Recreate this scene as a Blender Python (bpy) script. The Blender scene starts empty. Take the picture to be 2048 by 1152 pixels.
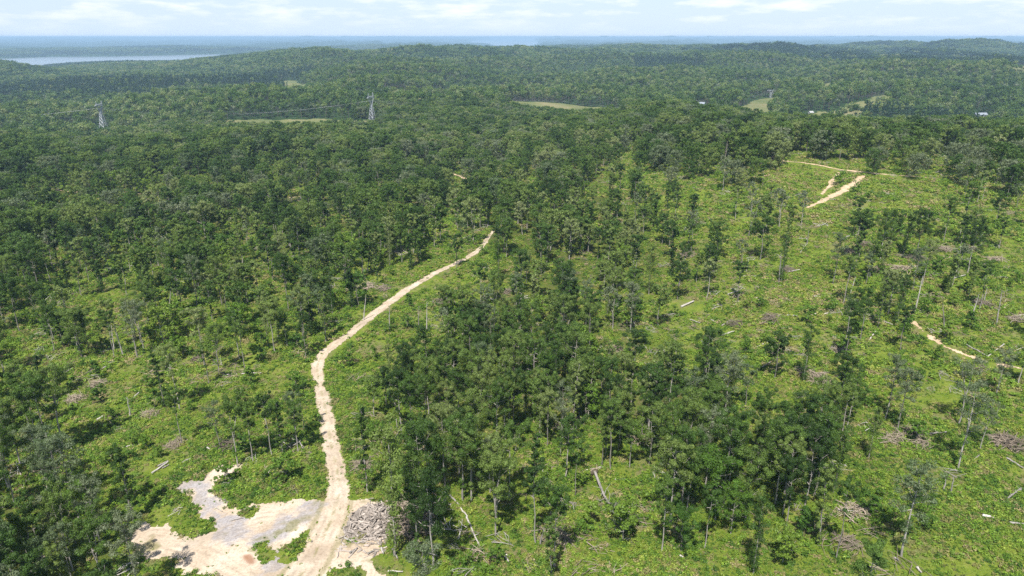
import bpy, math, random
import numpy as np
from mathutils import Vector

random.seed(7)
RS = np.random.RandomState(11)
SC = bpy.context.scene
COL = SC.collection

# ------------------------------------------------------------------ camera
PITCH = math.radians(20.2)          # looking down
CAM_Z = 90.0
FPX = 1366.0                         # focal length in pixels of a 2048 wide frame
cam = bpy.data.objects.new("camera", bpy.data.cameras.new("camera"))
COL.objects.link(cam)
cam.location = (0, 0, CAM_Z)
cam.rotation_euler = (math.radians(90) - PITCH, 0, 0)
cam.data.sensor_width = 36.0
cam.data.lens = FPX / 2048 * 36.0
cam.data.clip_start = 1.0
cam.data.clip_end = 120000.0
SC.camera = cam

# ------------------------------------------------------------------ light
SUN_EL, SUN_AZ = math.radians(60), math.radians(196)   # azimuth from +Y, clockwise: behind the camera, a little left
sd = Vector((math.sin(SUN_AZ) * math.cos(SUN_EL), math.cos(SUN_AZ) * math.cos(SUN_EL), math.sin(SUN_EL)))
sun = bpy.data.objects.new("sun", bpy.data.lights.new("sun", 'SUN'))
COL.objects.link(sun)
sun.data.energy = 4.8
sun.data.angle = math.radians(0.5)
sun.data.color = (1.0, 0.955, 0.89)
sun.rotation_euler = sd.to_track_quat('Z', 'Y').to_euler()
sun.location = (0, -200, 400)

world = bpy.data.worlds.new("World")
SC.world = world
world.use_nodes = True
wn, wl = world.node_tree.nodes, world.node_tree.links
wn.clear()
wout = wn.new('ShaderNodeOutputWorld')
wbg = wn.new('ShaderNodeBackground')
sky = wn.new('ShaderNodeTexSky')
sky.sky_type = 'NISHITA'
sky.sun_disc = False
sky.sun_elevation = SUN_EL
sky.sun_rotation = SUN_AZ
sky.altitude = 200
sky.air_density = 1.0
sky.dust_density = 0.4
sky.ozone_density = 2.5
wbg.inputs['Strength'].default_value = 0.085
# thin cumulus low over the horizon: noise on the view direction, squeezed towards the horizon
tc = wn.new('ShaderNodeTexCoord')
mp = wn.new('ShaderNodeMapping'); mp.inputs['Scale'].default_value = (5.0, 5.0, 26.0)
wl.new(tc.outputs['Generated'], mp.inputs['Vector'])
nz = wn.new('ShaderNodeTexNoise'); nz.inputs['Scale'].default_value = 2.3; nz.inputs['Detail'].default_value = 9; nz.inputs['Roughness'].default_value = 0.6
wl.new(mp.outputs['Vector'], nz.inputs['Vector'])
cr = wn.new('ShaderNodeValToRGB'); cr.color_ramp.elements[0].position = 0.47; cr.color_ramp.elements[1].position = 0.66
wl.new(nz.outputs['Fac'], cr.inputs['Fac'])
sx = wn.new('ShaderNodeSeparateXYZ'); wl.new(tc.outputs['Generated'], sx.inputs[0])
mr = wn.new('ShaderNodeMapRange'); mr.inputs['From Min'].default_value = 0.008; mr.inputs['From Max'].default_value = 0.032
mr.inputs['To Min'].default_value = 0.1; mr.inputs['To Max'].default_value = 0.6
wl.new(sx.outputs['Z'], mr.inputs['Value'])
mm = wn.new('ShaderNodeMath'); mm.operation = 'MULTIPLY'
wl.new(cr.outputs['Color'], mm.inputs[0]); wl.new(mr.outputs[0], mm.inputs[1])
wmix = wn.new('ShaderNodeMix'); wmix.data_type = 'RGBA'
wl.new(mm.outputs[0], wmix.inputs['Factor'])
# the sky pales to a milky blue-white over the horizon
veil = wn.new('ShaderNodeMapRange'); veil.inputs['From Min'].default_value = 0.0; veil.inputs['From Max'].default_value = 0.22
veil.inputs['To Min'].default_value = 0.92; veil.inputs['To Max'].default_value = 0.0
wl.new(sx.outputs['Z'], veil.inputs['Value'])
vmix = wn.new('ShaderNodeMix'); vmix.data_type = 'RGBA'
wl.new(veil.outputs[0], vmix.inputs['Factor']); wl.new(sky.outputs['Color'], vmix.inputs[6]); vmix.inputs[7].default_value = (5.3, 6.5, 8.3, 1)
wl.new(vmix.outputs[2], wmix.inputs[6]); wmix.inputs[7].default_value = (9.0, 9.0, 9.4, 1)
wl.new(wmix.outputs[2], wbg.inputs['Color'])
wl.new(wbg.outputs[0], wout.inputs['Surface'])

SC.view_settings.view_transform = 'Standard'
SC.view_settings.look = 'None'
SC.view_settings.exposure = 0.68
SC.view_settings.gamma = 1
SC.cycles.max_bounces = 5
SC.cycles.diffuse_bounces = 3
SC.cycles.glossy_bounces = 2
SC.cycles.transmission_bounces = 3
SC.cycles.transparent_max_bounces = 4
SC.cycles.volume_bounces = 0
SC.cycles.use_denoising = False
SC.cycles.use_fast_gi = False
SC.cycles.sample_clamp_indirect = 4.0

# ------------------------------------------------------------------ helpers
def tag(o, label=None, cat=None, group=None, kind=None):
    if label: o['label'] = label
    if cat: o['category'] = cat
    if group: o['group'] = group
    if kind: o['kind'] = kind
    return o

def mesh_from(name, V, F, mats, mi=None, smooth=False):
    """V (n,3) array; F list of arrays of equal-sided faces"""
    V = np.asarray(V, dtype=np.float32)
    if isinstance(F, np.ndarray): F = [F]
    F = [np.asarray(f, dtype=np.int32) for f in F if len(f)]
    me = bpy.data.meshes.new(name)
    me.vertices.add(len(V)); me.vertices.foreach_set('co', V.ravel())
    nl = sum(f.size for f in F); nf = sum(len(f) for f in F)
    me.loops.add(nl); me.polygons.add(nf)
    me.loops.foreach_set('vertex_index', np.concatenate([f.ravel() for f in F]))
    tot = np.concatenate([np.full(len(f), f.shape[1], np.int32) for f in F])
    st = np.concatenate([[0], np.cumsum(tot)[:-1]]).astype(np.int32)
    me.polygons.foreach_set('loop_start', st)
    me.polygons.foreach_set('loop_total', tot)
    if mi is not None: me.polygons.foreach_set('material_index', np.asarray(mi, np.int32))
    me.polygons.foreach_set('use_smooth', np.full(nf, smooth))
    for m in (mats if isinstance(mats, (list, tuple)) else [mats]): me.materials.append(m)
    me.update(calc_edges=True)
    return me

def link(name, me, parent=None):
    o = bpy.data.objects.new(name, me); COL.objects.link(o)
    if parent: o.parent = parent
    return o

def empty(name, loc, rz=0):
    o = bpy.data.objects.new(name, None); COL.objects.link(o)
    o.location = loc; o.rotation_euler = (0, 0, rz); o.empty_display_size = 0.5
    return o

class MB:
    """collects quads / triangles"""
    def __init__(s): s.V = []; s.Q = []; s.T = []; s.n = 0
    def add(s, V, Q=None, T=None):
        V = np.asarray(V, float)
        if Q is not None and len(Q): s.Q.append(np.asarray(Q) + s.n)
        if T is not None and len(T): s.T.append(np.asarray(T) + s.n)
        s.V.append(V); s.n += len(V)
    def tube(s, P, R, k=6, cap=True):
        P = np.asarray(P, float); R = np.broadcast_to(np.asarray(R, float), (len(P),))
        d = np.gradient(P, axis=0); d /= np.linalg.norm(d, axis=1)[:, None] + 1e-9
        up = np.array([0, 0, 1.0]) if abs(d.mean(0)[2]) < 0.9 else np.array([1.0, 0, 0])
        a = np.cross(d, up); a /= np.linalg.norm(a, axis=1)[:, None] + 1e-9
        b = np.cross(d, a)
        t = np.arange(k) / k * 2 * np.pi
        ring = (np.cos(t)[None, :, None] * a[:, None] + np.sin(t)[None, :, None] * b[:, None]) * R[:, None, None] + P[:, None]
        V = ring.reshape(-1, 3); n = len(P)
        i = np.arange(n - 1)[:, None] * k; j = np.arange(k)[None]; j2 = (j + 1) % k
        Q = np.stack([i + j, i + j2, i + k + j2, i + k + j], -1).reshape(-1, 4)
        T = None
        if cap:
            V = np.concatenate([V, P[:1], P[-1:]]); c0, c1 = n * k, n * k + 1
            jj = np.arange(k); T = np.concatenate([np.stack([np.full(k, c0), (jj + 1) % k, jj], 1),
                                                   np.stack([np.full(k, c1), (n - 1) * k + jj, (n - 1) * k + (jj + 1) % k], 1)])
        s.add(V, Q, T)
    def bar(s, a, b, w):
        s.tube([a, b], [w, w], 4)
    def box(s, lo, hi):
        x0, y0, z0 = lo; x1, y1, z1 = hi
        V = [(x0,y0,z0),(x1,y0,z0),(x1,y1,z0),(x0,y1,z0),(x0,y0,z1),(x1,y0,z1),(x1,y1,z1),(x0,y1,z1)]
        s.add(V, [(3,2,1,0),(4,5,6,7),(0,1,5,4),(1,2,6,5),(2,3,7,6),(3,0,4,7)])
    def arrays(s):
        V = np.concatenate(s.V) if s.V else np.zeros((0, 3))
        return V, (np.concatenate(s.Q) if s.Q else np.zeros((0, 4), int)), (np.concatenate(s.T) if s.T else np.zeros((0, 3), int))
    def mesh(s, name, m, smooth=False):
        V, Q, T = s.arrays()
        return mesh_from(name, V, [f for f in (Q, T) if len(f)], m, smooth=smooth)
    def build(s, name, m, parent=None, smooth=False):
        return link(name, s.mesh(name, m, smooth), parent)

# value noise -------------------------------------------------------
def _hash(ix, iy, seed):
    h = (ix.astype(np.int64) * 374761393 + iy.astype(np.int64) * 668265263 + seed * 1442695041) & 0xFFFFFFFF
    h = ((h ^ (h >> 13)) * 1274126177) & 0xFFFFFFFF
    return ((h ^ (h >> 16)) & 0xFFFF) / 65535.0
def vnoise(x, y, seed=0):
    x = np.asarray(x, float); y = np.asarray(y, float)
    ix = np.floor(x); iy = np.floor(y); fx = x - ix; fy = y - iy
    ux = fx * fx * fx * (fx * (fx * 6 - 15) + 10); uy = fy * fy * fy * (fy * (fy * 6 - 15) + 10)
    a = _hash(ix, iy, seed); b = _hash(ix + 1, iy, seed); c = _hash(ix, iy + 1, seed); d = _hash(ix + 1, iy + 1, seed)
    return (a * (1 - ux) + b * ux) * (1 - uy) + (c * (1 - ux) + d * ux) * uy - 0.5
def fbm(x, y, seed=0, oct=4):
    r = 0; a = 1.0
    for k in range(oct):
        r = r + a * vnoise(x * 2**k + 17.3 * k, y * 2**k - 9.1 * k, seed + k); a *= 0.5
    return r

CP, SP = math.cos(PITCH), math.sin(PITCH)
def ray(u, v):
    xc = (np.asarray(u, float) - 1024) / FPX; yc = (576 - np.asarray(v, float)) / FPX
    return xc, CP + yc * SP, -SP + yc * CP           # per unit of camera depth
def project(X, Y, Z):
    dz = np.asarray(Z, float) - CAM_Z
    d = Y * CP - dz * SP
    yc = (Y * SP + dz * CP)
    ds = np.where(d > 1, d, 1)
    return 1024 + FPX * X / ds, 576 - FPX * yc / ds, d

# ------------------------------------------------------------------ terrain
WATER_Z = -107.0
ctrl = []
def sstep(x, a, b):
    t = np.clip((x - a) / (b - a), 0, 1); return t * t * (3 - 2 * t)
def cz(u, v, z):
    a, b, c = ray(u, v); t = (z - CAM_Z) / c; ctrl.append((a * t, b * t, z))
def cd(u, zc, z):                      # column u, depth zc, height z
    xc = (u - 1024) / FPX
    z = z + zc * 0.0042 * (1 - sstep(np.array(zc), 5000, 9500))
    dz = z - CAM_Z; Y = (zc + dz * SP) / CP
    ctrl.append((xc * zc, Y, z))
for t in [(0,1152,0),(640,1152,0),(1024,1152,-2),(1400,1152,-1),(2048,1152,3),(0,900,-2),(640,900,-2),(1024,900,-6),(1400,900,-5),
          (2048,900,4),(0,700,-3),(640,700,-3),(1024,700,-8),(1300,700,-7),(1700,700,2),(2048,700,6),(0,560,-7),(500,560,-5),
          (850,550,-2),(1100,560,-6),(1350,560,-4),(1700,560,6),(2048,560,10),(0,460,-10),(500,460,-10),(985,465,-2),(1350,450,0),
          (1700,450,12),(2048,450,14),(0,370,-16),(500,370,-16),(1000,370,-12),(1300,370,3),(1700,370,15),(2048,390,16),
          (1350,310,6),(1600,325,17),(1850,354,17),(2048,345,17)]: cz(*t)
for t in [(0,700,-26),(500,700,-22),(1000,700,-22),(0,1000,-50),(207,1150,-57),(300,950,-54),(745,1050,-38),(455,1060,-38),(600,1130,-38),
          (1000,1000,-33),(1000,1250,-33),(1240,1250,-38),(1150,1150,-38),(1310,850,-11),(1180,850,-22),(1480,850,-23),(1600,800,-25),
          (1900,800,-25),(2048,750,-20),(1500,1150,-34),(1540,1420,-36),(1600,1150,-40),(1700,1150,-40),(2000,1150,-42),(1775,1480,-30),
          (1680,1900,-20),(1865,2300,-22),(1620,1380,-28),(580,2050,-56),(400,1600,-60),(0,1600,-70),(0,2300,-72),(0,2600,-22),(34,2600,-42),(79,2650,-56),(116,2700,-66),(160,2750,-70),
          (200,3000,-86),(370,3800,-77),(330,3600,-68),(250,3800,-74),(160,3900,-88),(130,4300,-106),(420,3300,-34),(520,3300,-16),(560,3200,-9),(420,2700,-66),(400,4400,-104),(560,4400,-100),(40,3600,-112),(0,4300,-112),(600,3100,2),(480,3300,-25),(800,3000,0),(940,3600,-14),(988,4300,-24),(500,1000,-52),(650,1000,-52),(500,930,-45),(650,930,-45),(575,860,-37),(207,1080,-66),(207,1010,-62),(207,900,-52),(207,800,-42),(60,850,-46),(1510,1050,-50),(1510,950,-40),(1000,6000,-96),(1000,7500,-100),(1000,8800,-96),(900,6000,-80),(900,7500,-85),(1150,7500,-60),(600,2500,-30),
          (800,2400,-28),(300,2400,-64),(1000,2200,-50),(1000,3000,-35),(1030,4600,-26),(1250,5000,-8),(1400,2000,-30),(1400,3000,-25),
          (1400,4500,-15),(1700,3000,-20),(2048,3000,-25),(2048,2000,-25),(1700,4500,-20),(2048,4500,-20),(800,4500,-60),(600,4800,-105),
          (100,7200,-98),(400,7300,-98),(100,8600,-38),(400,8600,-38),(700,8000,-60),(1000,9000,-70),(1500,9000,-50),(2048,9000,-50)]: cd(*t)
ctrl = np.array(ctrl)
def warp(X, Y):
    az = np.clip(np.arctan2(X, Y), -0.78, 0.78)
    r = np.clip(np.hypot(X, Y), 85, 9500)
    return az * 2.2, np.log(r)
def tps(d2): return 0.5 * d2 * np.log(d2 + 1e-12)
def gap(x, y): return np.exp(-((np.arctan2(x, y) + 0.012) / 0.055)**2) * sstep(np.hypot(x, y), 4500, 6000)
def relief(x, y):
    r = np.hypot(x, y)
    h = fbm(x / 26, y / 26, 3, 3) * 1.3 * (1 - sstep(r, 700, 1500))
    calm = 1 - 0.85 * sstep(-np.arctan2(x, y), 0.24, 0.36) * sstep(r, 2100, 2800)      # low ground along the river
    h = h + fbm(x / 420, y / 420, 21, 4) * 60 * sstep(r, 700, 1800) * calm
    return h + (1 - gap(x, y)) * fbm(x / 1500, y / 1500, 41, 3) * (34 * calm * sstep(r, 3800, 8000) + 80 * sstep(r, 8500, 12000))
_ca, _cl = warp(ctrl[:, 0], ctrl[:, 1])
_n = len(ctrl)
_cz = ctrl[:, 2] - relief(ctrl[:, 0], ctrl[:, 1])
_A = np.zeros((_n + 3, _n + 3))
_A[:_n, :_n] = tps((_ca[:, None] - _ca[None])**2 + (_cl[:, None] - _cl[None])**2) + np.eye(_n) * 0.0008
_A[:_n, _n:] = np.stack([np.ones(_n), _ca, _cl], 1); _A[_n:, :_n] = _A[:_n, _n:].T
_w = np.linalg.solve(_A, np.concatenate([_cz, np.zeros(3)]))

def in_poly(X, Y, P):
    P = np.asarray(P); inside = np.zeros(np.shape(X), bool); j = len(P) - 1
    for i in range(len(P)):
        xi, yi = P[i]; xj, yj = P[j]
        c = ((yi > Y) != (yj > Y)) & (X < (xj - xi) * (Y - yi) / (yj - yi + 1e-12) + xi)
        inside ^= c; j = i
    return inside
def seg_dist(X, Y, P, closed=False):
    P = np.asarray(P, float); D = np.full(np.shape(X), 1e9); n = len(P)
    for i in range(n if closed else n - 1):
        a = P[i]; b = P[(i + 1) % n]; ab = b - a; L = (ab**2).sum() + 1e-9
        t = np.clip(((X - a[0]) * ab[0] + (Y - a[1]) * ab[1]) / L, 0, 1)
        D = np.minimum(D, np.hypot(X - a[0] - t * ab[0], Y - a[1] - t * ab[1]))
    return D
def sdist(X, Y, P):                     # positive inside
    d = seg_dist(X, Y, P, True); return np.where(in_poly(X, Y, P), d, -d)

def on_plane(u, v, z=WATER_Z):
    a, b, c = ray(u, v); t = (z - CAM_Z) / c; return (a * t, b * t)
RIVERS = [[on_plane(*p) for p in q] for q in (
    [(-300,118),(14,117),(103,113.5),(205,113),(308,111),(393,109),(479,107),(581,103.6),(640,103),(600,107),(560,110),(470,114),(400,119),(360,125),(205,127),(137,131),(96,139),(40,150),(-300,160)],
    [(934,83.5),(960,80.5),(1022,78),(1060,74.5),(1088,75.6),(1070,79),(1076,84),(1082,90),(1050,96),(1000,97),(985,91.5),(960,90),(947,88)],
    [(740,93),(752,90.5),(793,92),(780,94)], [(880,85.6),(890,84),(906,84.6),(900,86.5)], [(728,99.6),(735,98),(748,98.4),(744,100)])]

def terrain(X, Y):
    X = np.asarray(X, float); Y = np.asarray(Y, float); sh = X.shape
    x = X.ravel(); y = Y.ravel(); out = np.empty(len(x))
    for s in range(0, len(x), 40000):
        xs, ys = x[s:s+40000], y[s:s+40000]
        a, l = warp(xs, ys)
        K = tps((a[:, None] - _ca[None])**2 + (l[:, None] - _cl[None])**2)
        h = K @ _w[:_n] + _w[_n] + _w[_n+1] * a + _w[_n+2] * l
        r = np.hypot(xs, ys)
        far = sstep(r, 6500, 11000)
        h = h * (1 - far) + (-70 - 26 * gap(xs, ys) * (r < 26000) + 125 * sstep(r, 14000, 50000) * (1 - gap(xs, ys) * (1 - sstep(r, 24000, 32000)))) * far
        h = np.maximum(h + relief(xs, ys), WATER_Z + 3)
        far_m = r > 3000
        if far_m.any():
            for P in RIVERS:
                d = sdist(xs[far_m], ys[far_m], P)
                hh = h[far_m]; w = sstep(d, -60, 10)
                h[far_m] = hh * (1 - w) + (WATER_Z - 6) * w
        out[s:s+40000] = h
    return out.reshape(sh)

def hit(u, v, lift=0.0):
    """first ground point (raised by lift) along the sight line through photo pixel (u, v)"""
    u = np.atleast_1d(np.asarray(u, float)); v = np.atleast_1d(np.asarray(v, float))
    a, b, c = ray(u, v)
    T = np.exp(np.linspace(math.log(70), math.log(9000), 240))
    lo = np.full(len(u), 70.0); hi = np.full(len(u), 9000.0); done = np.zeros(len(u), bool)
    prev = T[0]
    for t in T[1:]:
        below = (CAM_Z + c * t) < terrain(a * t, b * t) + lift
        new = below & ~done
        lo[new] = prev; hi[new] = t; done |= new; prev = t
        if done.all(): break
    for _ in range(14):
        m = (lo + hi) / 2
        below = (CAM_Z + c * m) < terrain(a * m, b * m) + lift
        hi = np.where(below, m, hi); lo = np.where(below, lo, m)
    t = (lo + hi) / 2
    return np.stack([a * t, b * t, terrain(a * t, b * t)], 1), t
def pts(L): 
    P, _ = hit([p[0] for p in L], [p[1] for p in L]); return P[:, :2]

# ------------------------------------------------------------------ materials
def mat(name):
    m = bpy.data.materials.new(name); m.use_nodes = True
    n = m.node_tree.nodes; n.clear()
    out = n.new('ShaderNodeOutputMaterial')
    return m, n, m.node_tree.links, out
def ramp(n, l, src, stops):
    r = n.new('ShaderNodeValToRGB'); e = r.color_ramp.elements
    while len(e) < len(stops): e.new(0.5)
    for k, (p, c) in enumerate(stops): e[k].position = p; e[k].color = (*c, 1)
    l.new(src, r.inputs['Fac']); return r.outputs['Color']
def noise(n, l, scale, detail=4, rough=0.55, vec=None):
    t = n.new('ShaderNodeTexNoise'); t.inputs['Scale'].default_value = scale; t.inputs['Detail'].default_value = detail
    t.inputs['Roughness'].default_value = rough
    if vec is not None: l.new(vec, t.inputs['Vector'])
    return t.outputs['Fac']
def mixc(n, l, fac, a, b, mode='MIX'):
    m = n.new('ShaderNodeMix'); m.data_type = 'RGBA'; m.blend_type = mode
    for k, s in ((0, fac), (6, a), (7, b)):
        if isinstance(s, (int, float)): m.inputs[k].default_value = s
        elif isinstance(s, tuple): m.inputs[k].default_value = (*s, 1)
        else: l.new(s, m.inputs[k])
    return m.outputs[2]
def math_(n, l, op, a, b):
    m = n.new('ShaderNodeMath'); m.operation = op
    for k, s in ((0, a), (1, b)):
        if isinstance(s, (int, float)): m.inputs[k].default_value = s
        else: l.new(s, m.inputs[k])
    return m.outputs[0]

def leaf_mat(name, stops, trans=0.38, spec=0.25, detail_scale=0.9, patchy=0.0):
    m, n, l, out = mat(name)
    oi = n.new('ShaderNodeObjectInfo'); tcd = n.new('ShaderNodeTexCoord')
    big = noise(n, l, 0.014, 2, 0.5, oi.outputs['Location']); vast = noise(n, l, 0.0026, 3, 0.55, oi.outputs['Location'])
    f = math_(n, l, 'ADD', math_(n, l, 'MULTIPLY', oi.outputs['Random'], 0.85), math_(n, l, 'MULTIPLY', big, 0.7))
    f = math_(n, l, 'ADD', f, math_(n, l, 'MULTIPLY', vast, 1.0))
    f = math_(n, l, 'SUBTRACT', f, 0.79)
    if patchy:
        f = math_(n, l, 'ADD', f, math_(n, l, 'MULTIPLY', math_(n, l, 'SUBTRACT', noise(n, l, 0.11, 4, 0.6, oi.outputs['Location']), 0.5), patchy))
    c = ramp(n, l, f, stops)
    loc = noise(n, l, detail_scale, 3, 0.6, tcd.outputs['Object'])
    hs = n.new('ShaderNodeHueSaturation')
    l.new(c, hs.inputs['Color'])
    mrr = n.new('ShaderNodeMapRange'); mrr.inputs['To Min'].default_value = 0.55; mrr.inputs['To Max'].default_value = 1.5
    mrr.inputs['From Min'].default_value = 0.3; mrr.inputs['From Max'].default_value = 0.7
    l.new(loc, mrr.inputs['Value']); l.new(mrr.outputs[0], hs.inputs['Value'])
    bs = n.new('ShaderNodeBsdfPrincipled'); bs.inputs['Roughness'].default_value = 0.5
    bs.inputs['Specular IOR Level'].default_value = spec
    l.new(hs.outputs[0], bs.inputs['Base Color'])
    tr = n.new('ShaderNodeBsdfTranslucent')
    l.new(mixc(n, l, 1.0, hs.outputs[0], (1.25, 1.2, 0.55), 'MULTIPLY'), tr.inputs['Color'])
    ms = n.new('ShaderNodeMixShader'); ms.inputs[0].default_value = trans
    l.new(bs.outputs[0], ms.inputs[1]); l.new(tr.outputs[0], ms.inputs[2]); l.new(ms.outputs[0], out.inputs['Surface'])
    return m
M = {}
M['leaf'] = leaf_mat("oak_foliage", [(0.0, (0.036,0.074,0.014)), (0.25, (0.064,0.124,0.021)), (0.5, (0.10,0.168,0.030)), (0.75, (0.16,0.222,0.052)), (1.0, (0.24,0.275,0.12))])
M['leaf_pale'] = leaf_mat("pale_foliage", [(0.0, (0.10,0.15,0.06)), (1.0, (0.18,0.21,0.12))], spec=0.4)
M['leaf_pine'] = leaf_mat("pine_foliage", [(0.0, (0.018,0.045,0.02)), (1.0, (0.04,0.08,0.032))], trans=0.2)
M['leaf_fresh'] = leaf_mat("sapling_foliage", [(0.0, (0.06,0.13,0.018)), (0.5, (0.11,0.20,0.022)), (1.0, (0.18,0.26,0.035))], trans=0.35)
M['brush'] = leaf_mat("bramble_foliage", [(0.0, (0.065,0.135,0.018)), (0.25, (0.128,0.228,0.025)), (0.6, (0.20,0.30,0.034)), (0.88, (0.28,0.315,0.06)), (1.0, (0.35,0.31,0.13))], trans=0.3, detail_scale=0.5, patchy=1.1)

M['brush_dry'] = leaf_mat("dry_grass", [(0.0, (0.13,0.15,0.04)), (0.5, (0.26,0.24,0.09)), (1.0, (0.36,0.29,0.16))], trans=0.2)
def bark_mat(name, a, b, sc=2.0):
    m, n, l, out = mat(name)
    tcd = n.new('ShaderNodeTexCoord'); mp = n.new('ShaderNodeMapping'); mp.inputs['Scale'].default_value = (1, 1, 0.25)
    l.new(tcd.outputs['Object'], mp.inputs['Vector'])
    oi = n.new('ShaderNodeObjectInfo')
    c = ramp(n, l, noise(n, l, sc, 5, 0.7, mp.outputs['Vector']), [(0.3, a), (0.7, b)])
    hs = n.new('ShaderNodeHueSaturation'); l.new(c, hs.inputs['Color'])
    l.new(math_(n, l, 'ADD', math_(n, l, 'MULTIPLY', oi.outputs['Random'], 0.7), 0.65), hs.inputs['Value'])
    bs = n.new('ShaderNodeBsdfPrincipled'); bs.inputs['Roughness'].default_value = 0.9; bs.inputs['Specular IOR Level'].default_value = 0.1
    l.new(hs.outputs[0], bs.inputs['Base Color']); l.new(bs.outputs[0], out.inputs['Surface'])
    return m
M['bark'] = bark_mat("grey_bark", (0.17,0.15,0.13), (0.40,0.37,0.335))
M['bark_brown'] = bark_mat("brown_bark", (0.07,0.06,0.05), (0.16,0.14,0.12))
M['dead'] = bark_mat("bleached_wood", (0.21,0.185,0.16), (0.48,0.45,0.41))
M['slash'] = bark_mat("weathered_branches", (0.15,0.12,0.085), (0.36,0.30,0.235))
M['cutlog'] = bark_mat("split_log_wood", (0.19,0.155,0.125), (0.46,0.41,0.36), 1.3)

def simple(name, col, rough=0.6, metal=0.0, spec=0.3):
    m, n, l, out = mat(name)
    tcd = n.new('ShaderNodeTexCoord')
    c = ramp(n, l, noise(n, l, 0.8, 4, 0.6, tcd.outputs['Object']), [(0.3, tuple(x * 0.85 for x in col)), (0.7, tuple(min(1, x * 1.12) for x in col))])
    bs = n.new('ShaderNodeBsdfPrincipled'); bs.inputs['Roughness'].default_value = rough; bs.inputs['Metallic'].default_value = metal
    bs.inputs['Specular IOR Level'].default_value = spec
    l.new(c, bs.inputs['Base Color']); l.new(bs.outputs[0], out.inputs['Surface'])
    return m
M['steel'] = simple("galvanised_steel", (0.36,0.38,0.40), 0.5, 0.2)
M['wire'] = simple("aluminium_cable", (0.36,0.37,0.39), 0.5, 0.3)
M['porcelain'] = simple("brown_porcelain", (0.12,0.09,0.08), 0.3)
M['white'] = simple("white_siding", (0.4,0.4,0.39), 0.6)
M['roofgrey'] = simple("grey_metal_roof", (0.26,0.29,0.33), 0.4)
M['glass'] = simple("window_glass", (0.05,0.06,0.07), 0.1, 0, 0.6)

def sheet_mat(name, build):
    m, n, l, out = mat(name)
    tcd = n.new('ShaderNodeTexCoord'); P = tcd.outputs['Object']
    col, bump, bd = build(n, l, P)
    bs = n.new('ShaderNodeBsdfPrincipled'); bs.inputs['Roughness'].default_value = 0.95; bs.inputs['Specular IOR Level'].default_value = 0.05
    l.new(col, bs.inputs['Base Color'])
    if bump is not None:
        b = n.new('ShaderNodeBump'); b.inputs['Strength'].default_value = 0.6; b.inputs['Distance'].default_value = bd
        l.new(bump, b.inputs['Height']); l.new(b.outputs[0], bs.inputs['Normal'])
    l.new(bs.outputs[0], out.inputs['Surface'])
    return m
def attr(n, name):
    a = n.new('ShaderNodeAttribute'); a.attribute_name = name; return a.outputs['Fac']
def g_ground(n, l, P):
    big = noise(n, l, 0.035, 5, 0.6, P); mid = noise(n, l, 0.25, 5, 0.65, P); fine = noise(n, l, 1.6, 5, 0.7, P)
    g = ramp(n, l, mid, [(0.25, (0.085,0.15,0.02)), (0.42, (0.165,0.24,0.03)), (0.58, (0.23,0.285,0.045)), (0.72, (0.31,0.275,0.11))])
    br = ramp(n, l, fine, [(0.3, (0.16,0.135,0.07)), (0.7, (0.33,0.275,0.16))])
    f = math_(n, l, 'MULTIPLY', ramp(n, l, noise(n, l, 0.09, 5, 0.65, P), [(0.5, (0,0,0)), (0.66, (1,1,1))]), 0.8)
    g = mixc(n, l, f, g, br)
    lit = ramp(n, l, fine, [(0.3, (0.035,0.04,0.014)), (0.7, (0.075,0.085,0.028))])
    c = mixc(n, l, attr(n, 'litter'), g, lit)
    c = mixc(n, l, 0.55, c, ramp(n, l, fine, [(0.25, (0.35,0.35,0.35)), (0.75, (1,1,1))]), 'MULTIPLY')
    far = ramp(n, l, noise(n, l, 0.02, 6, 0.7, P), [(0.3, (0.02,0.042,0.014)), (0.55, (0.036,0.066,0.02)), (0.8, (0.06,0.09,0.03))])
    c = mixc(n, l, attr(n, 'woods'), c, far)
    tuft = noise(n, l, 5.0, 4, 0.75, P)
    c = mixc(n, l, 0.75, c, ramp(n, l, tuft, [(0.36, (0.45,0.47,0.45)), (0.6, (1,1,1))]), 'MULTIPLY')
    return c, tuft, 0.35
M['ground'] = sheet_mat("bramble_ground", g_ground)
def g_dirt(n, l, P):
    mid = noise(n, l, 0.16, 6, 0.62, P); fine = noise(n, l, 2.2, 6, 0.72, P)
    c = ramp(n, l, mid, [(0.3, (0.42,0.33,0.235)), (0.5, (0.54,0.445,0.335)), (0.7, (0.62,0.535,0.43))])
    c = mixc(n, l, 0.7, c, ramp(n, l, fine, [(0.3, (0.45,0.41,0.38)), (0.55, (1,1,1))]), 'MULTIPLY')
    gr = ramp(n, l, fine, [(0.3, (0.20,0.18,0.17)), (0.7, (0.46,0.43,0.42))])
    c = mixc(n, l, attr(n, 'gravel'), c, gr)
    c = mixc(n, l, attr(n, 'red'), c, (0.25, 0.115, 0.06))
    c = mixc(n, l, attr(n, 'rut'), c, (0.27, 0.215, 0.155))
    c = mixc(n, l, attr(n, 'grassy'), c, ramp(n, l, fine, [(0.3, (0.12,0.13,0.035)), (0.7, (0.24,0.21,0.09))]))
    return c, fine, 0.12
M['dirt'] = sheet_mat("pale_dirt", g_dirt)
def g_track(n, l, P):
    c = ramp(n, l, noise(n, l, 0.3, 6, 0.7, P), [(0.3, (0.36,0.25,0.15)), (0.5, (0.50,0.37,0.24)), (0.7, (0.60,0.46,0.32))])
    c = mixc(n, l, ramp(n, l, noise(n, l, 0.55, 5, 0.7, P), [(0.57, (0,0,0)), (0.7, (1,1,1))]), c, (0.17,0.18,0.05))
    return c, noise(n, l, 2.0, 4, 0.6, P), 0.1
M['track'] = sheet_mat("tan_dirt", g_track)
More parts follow.
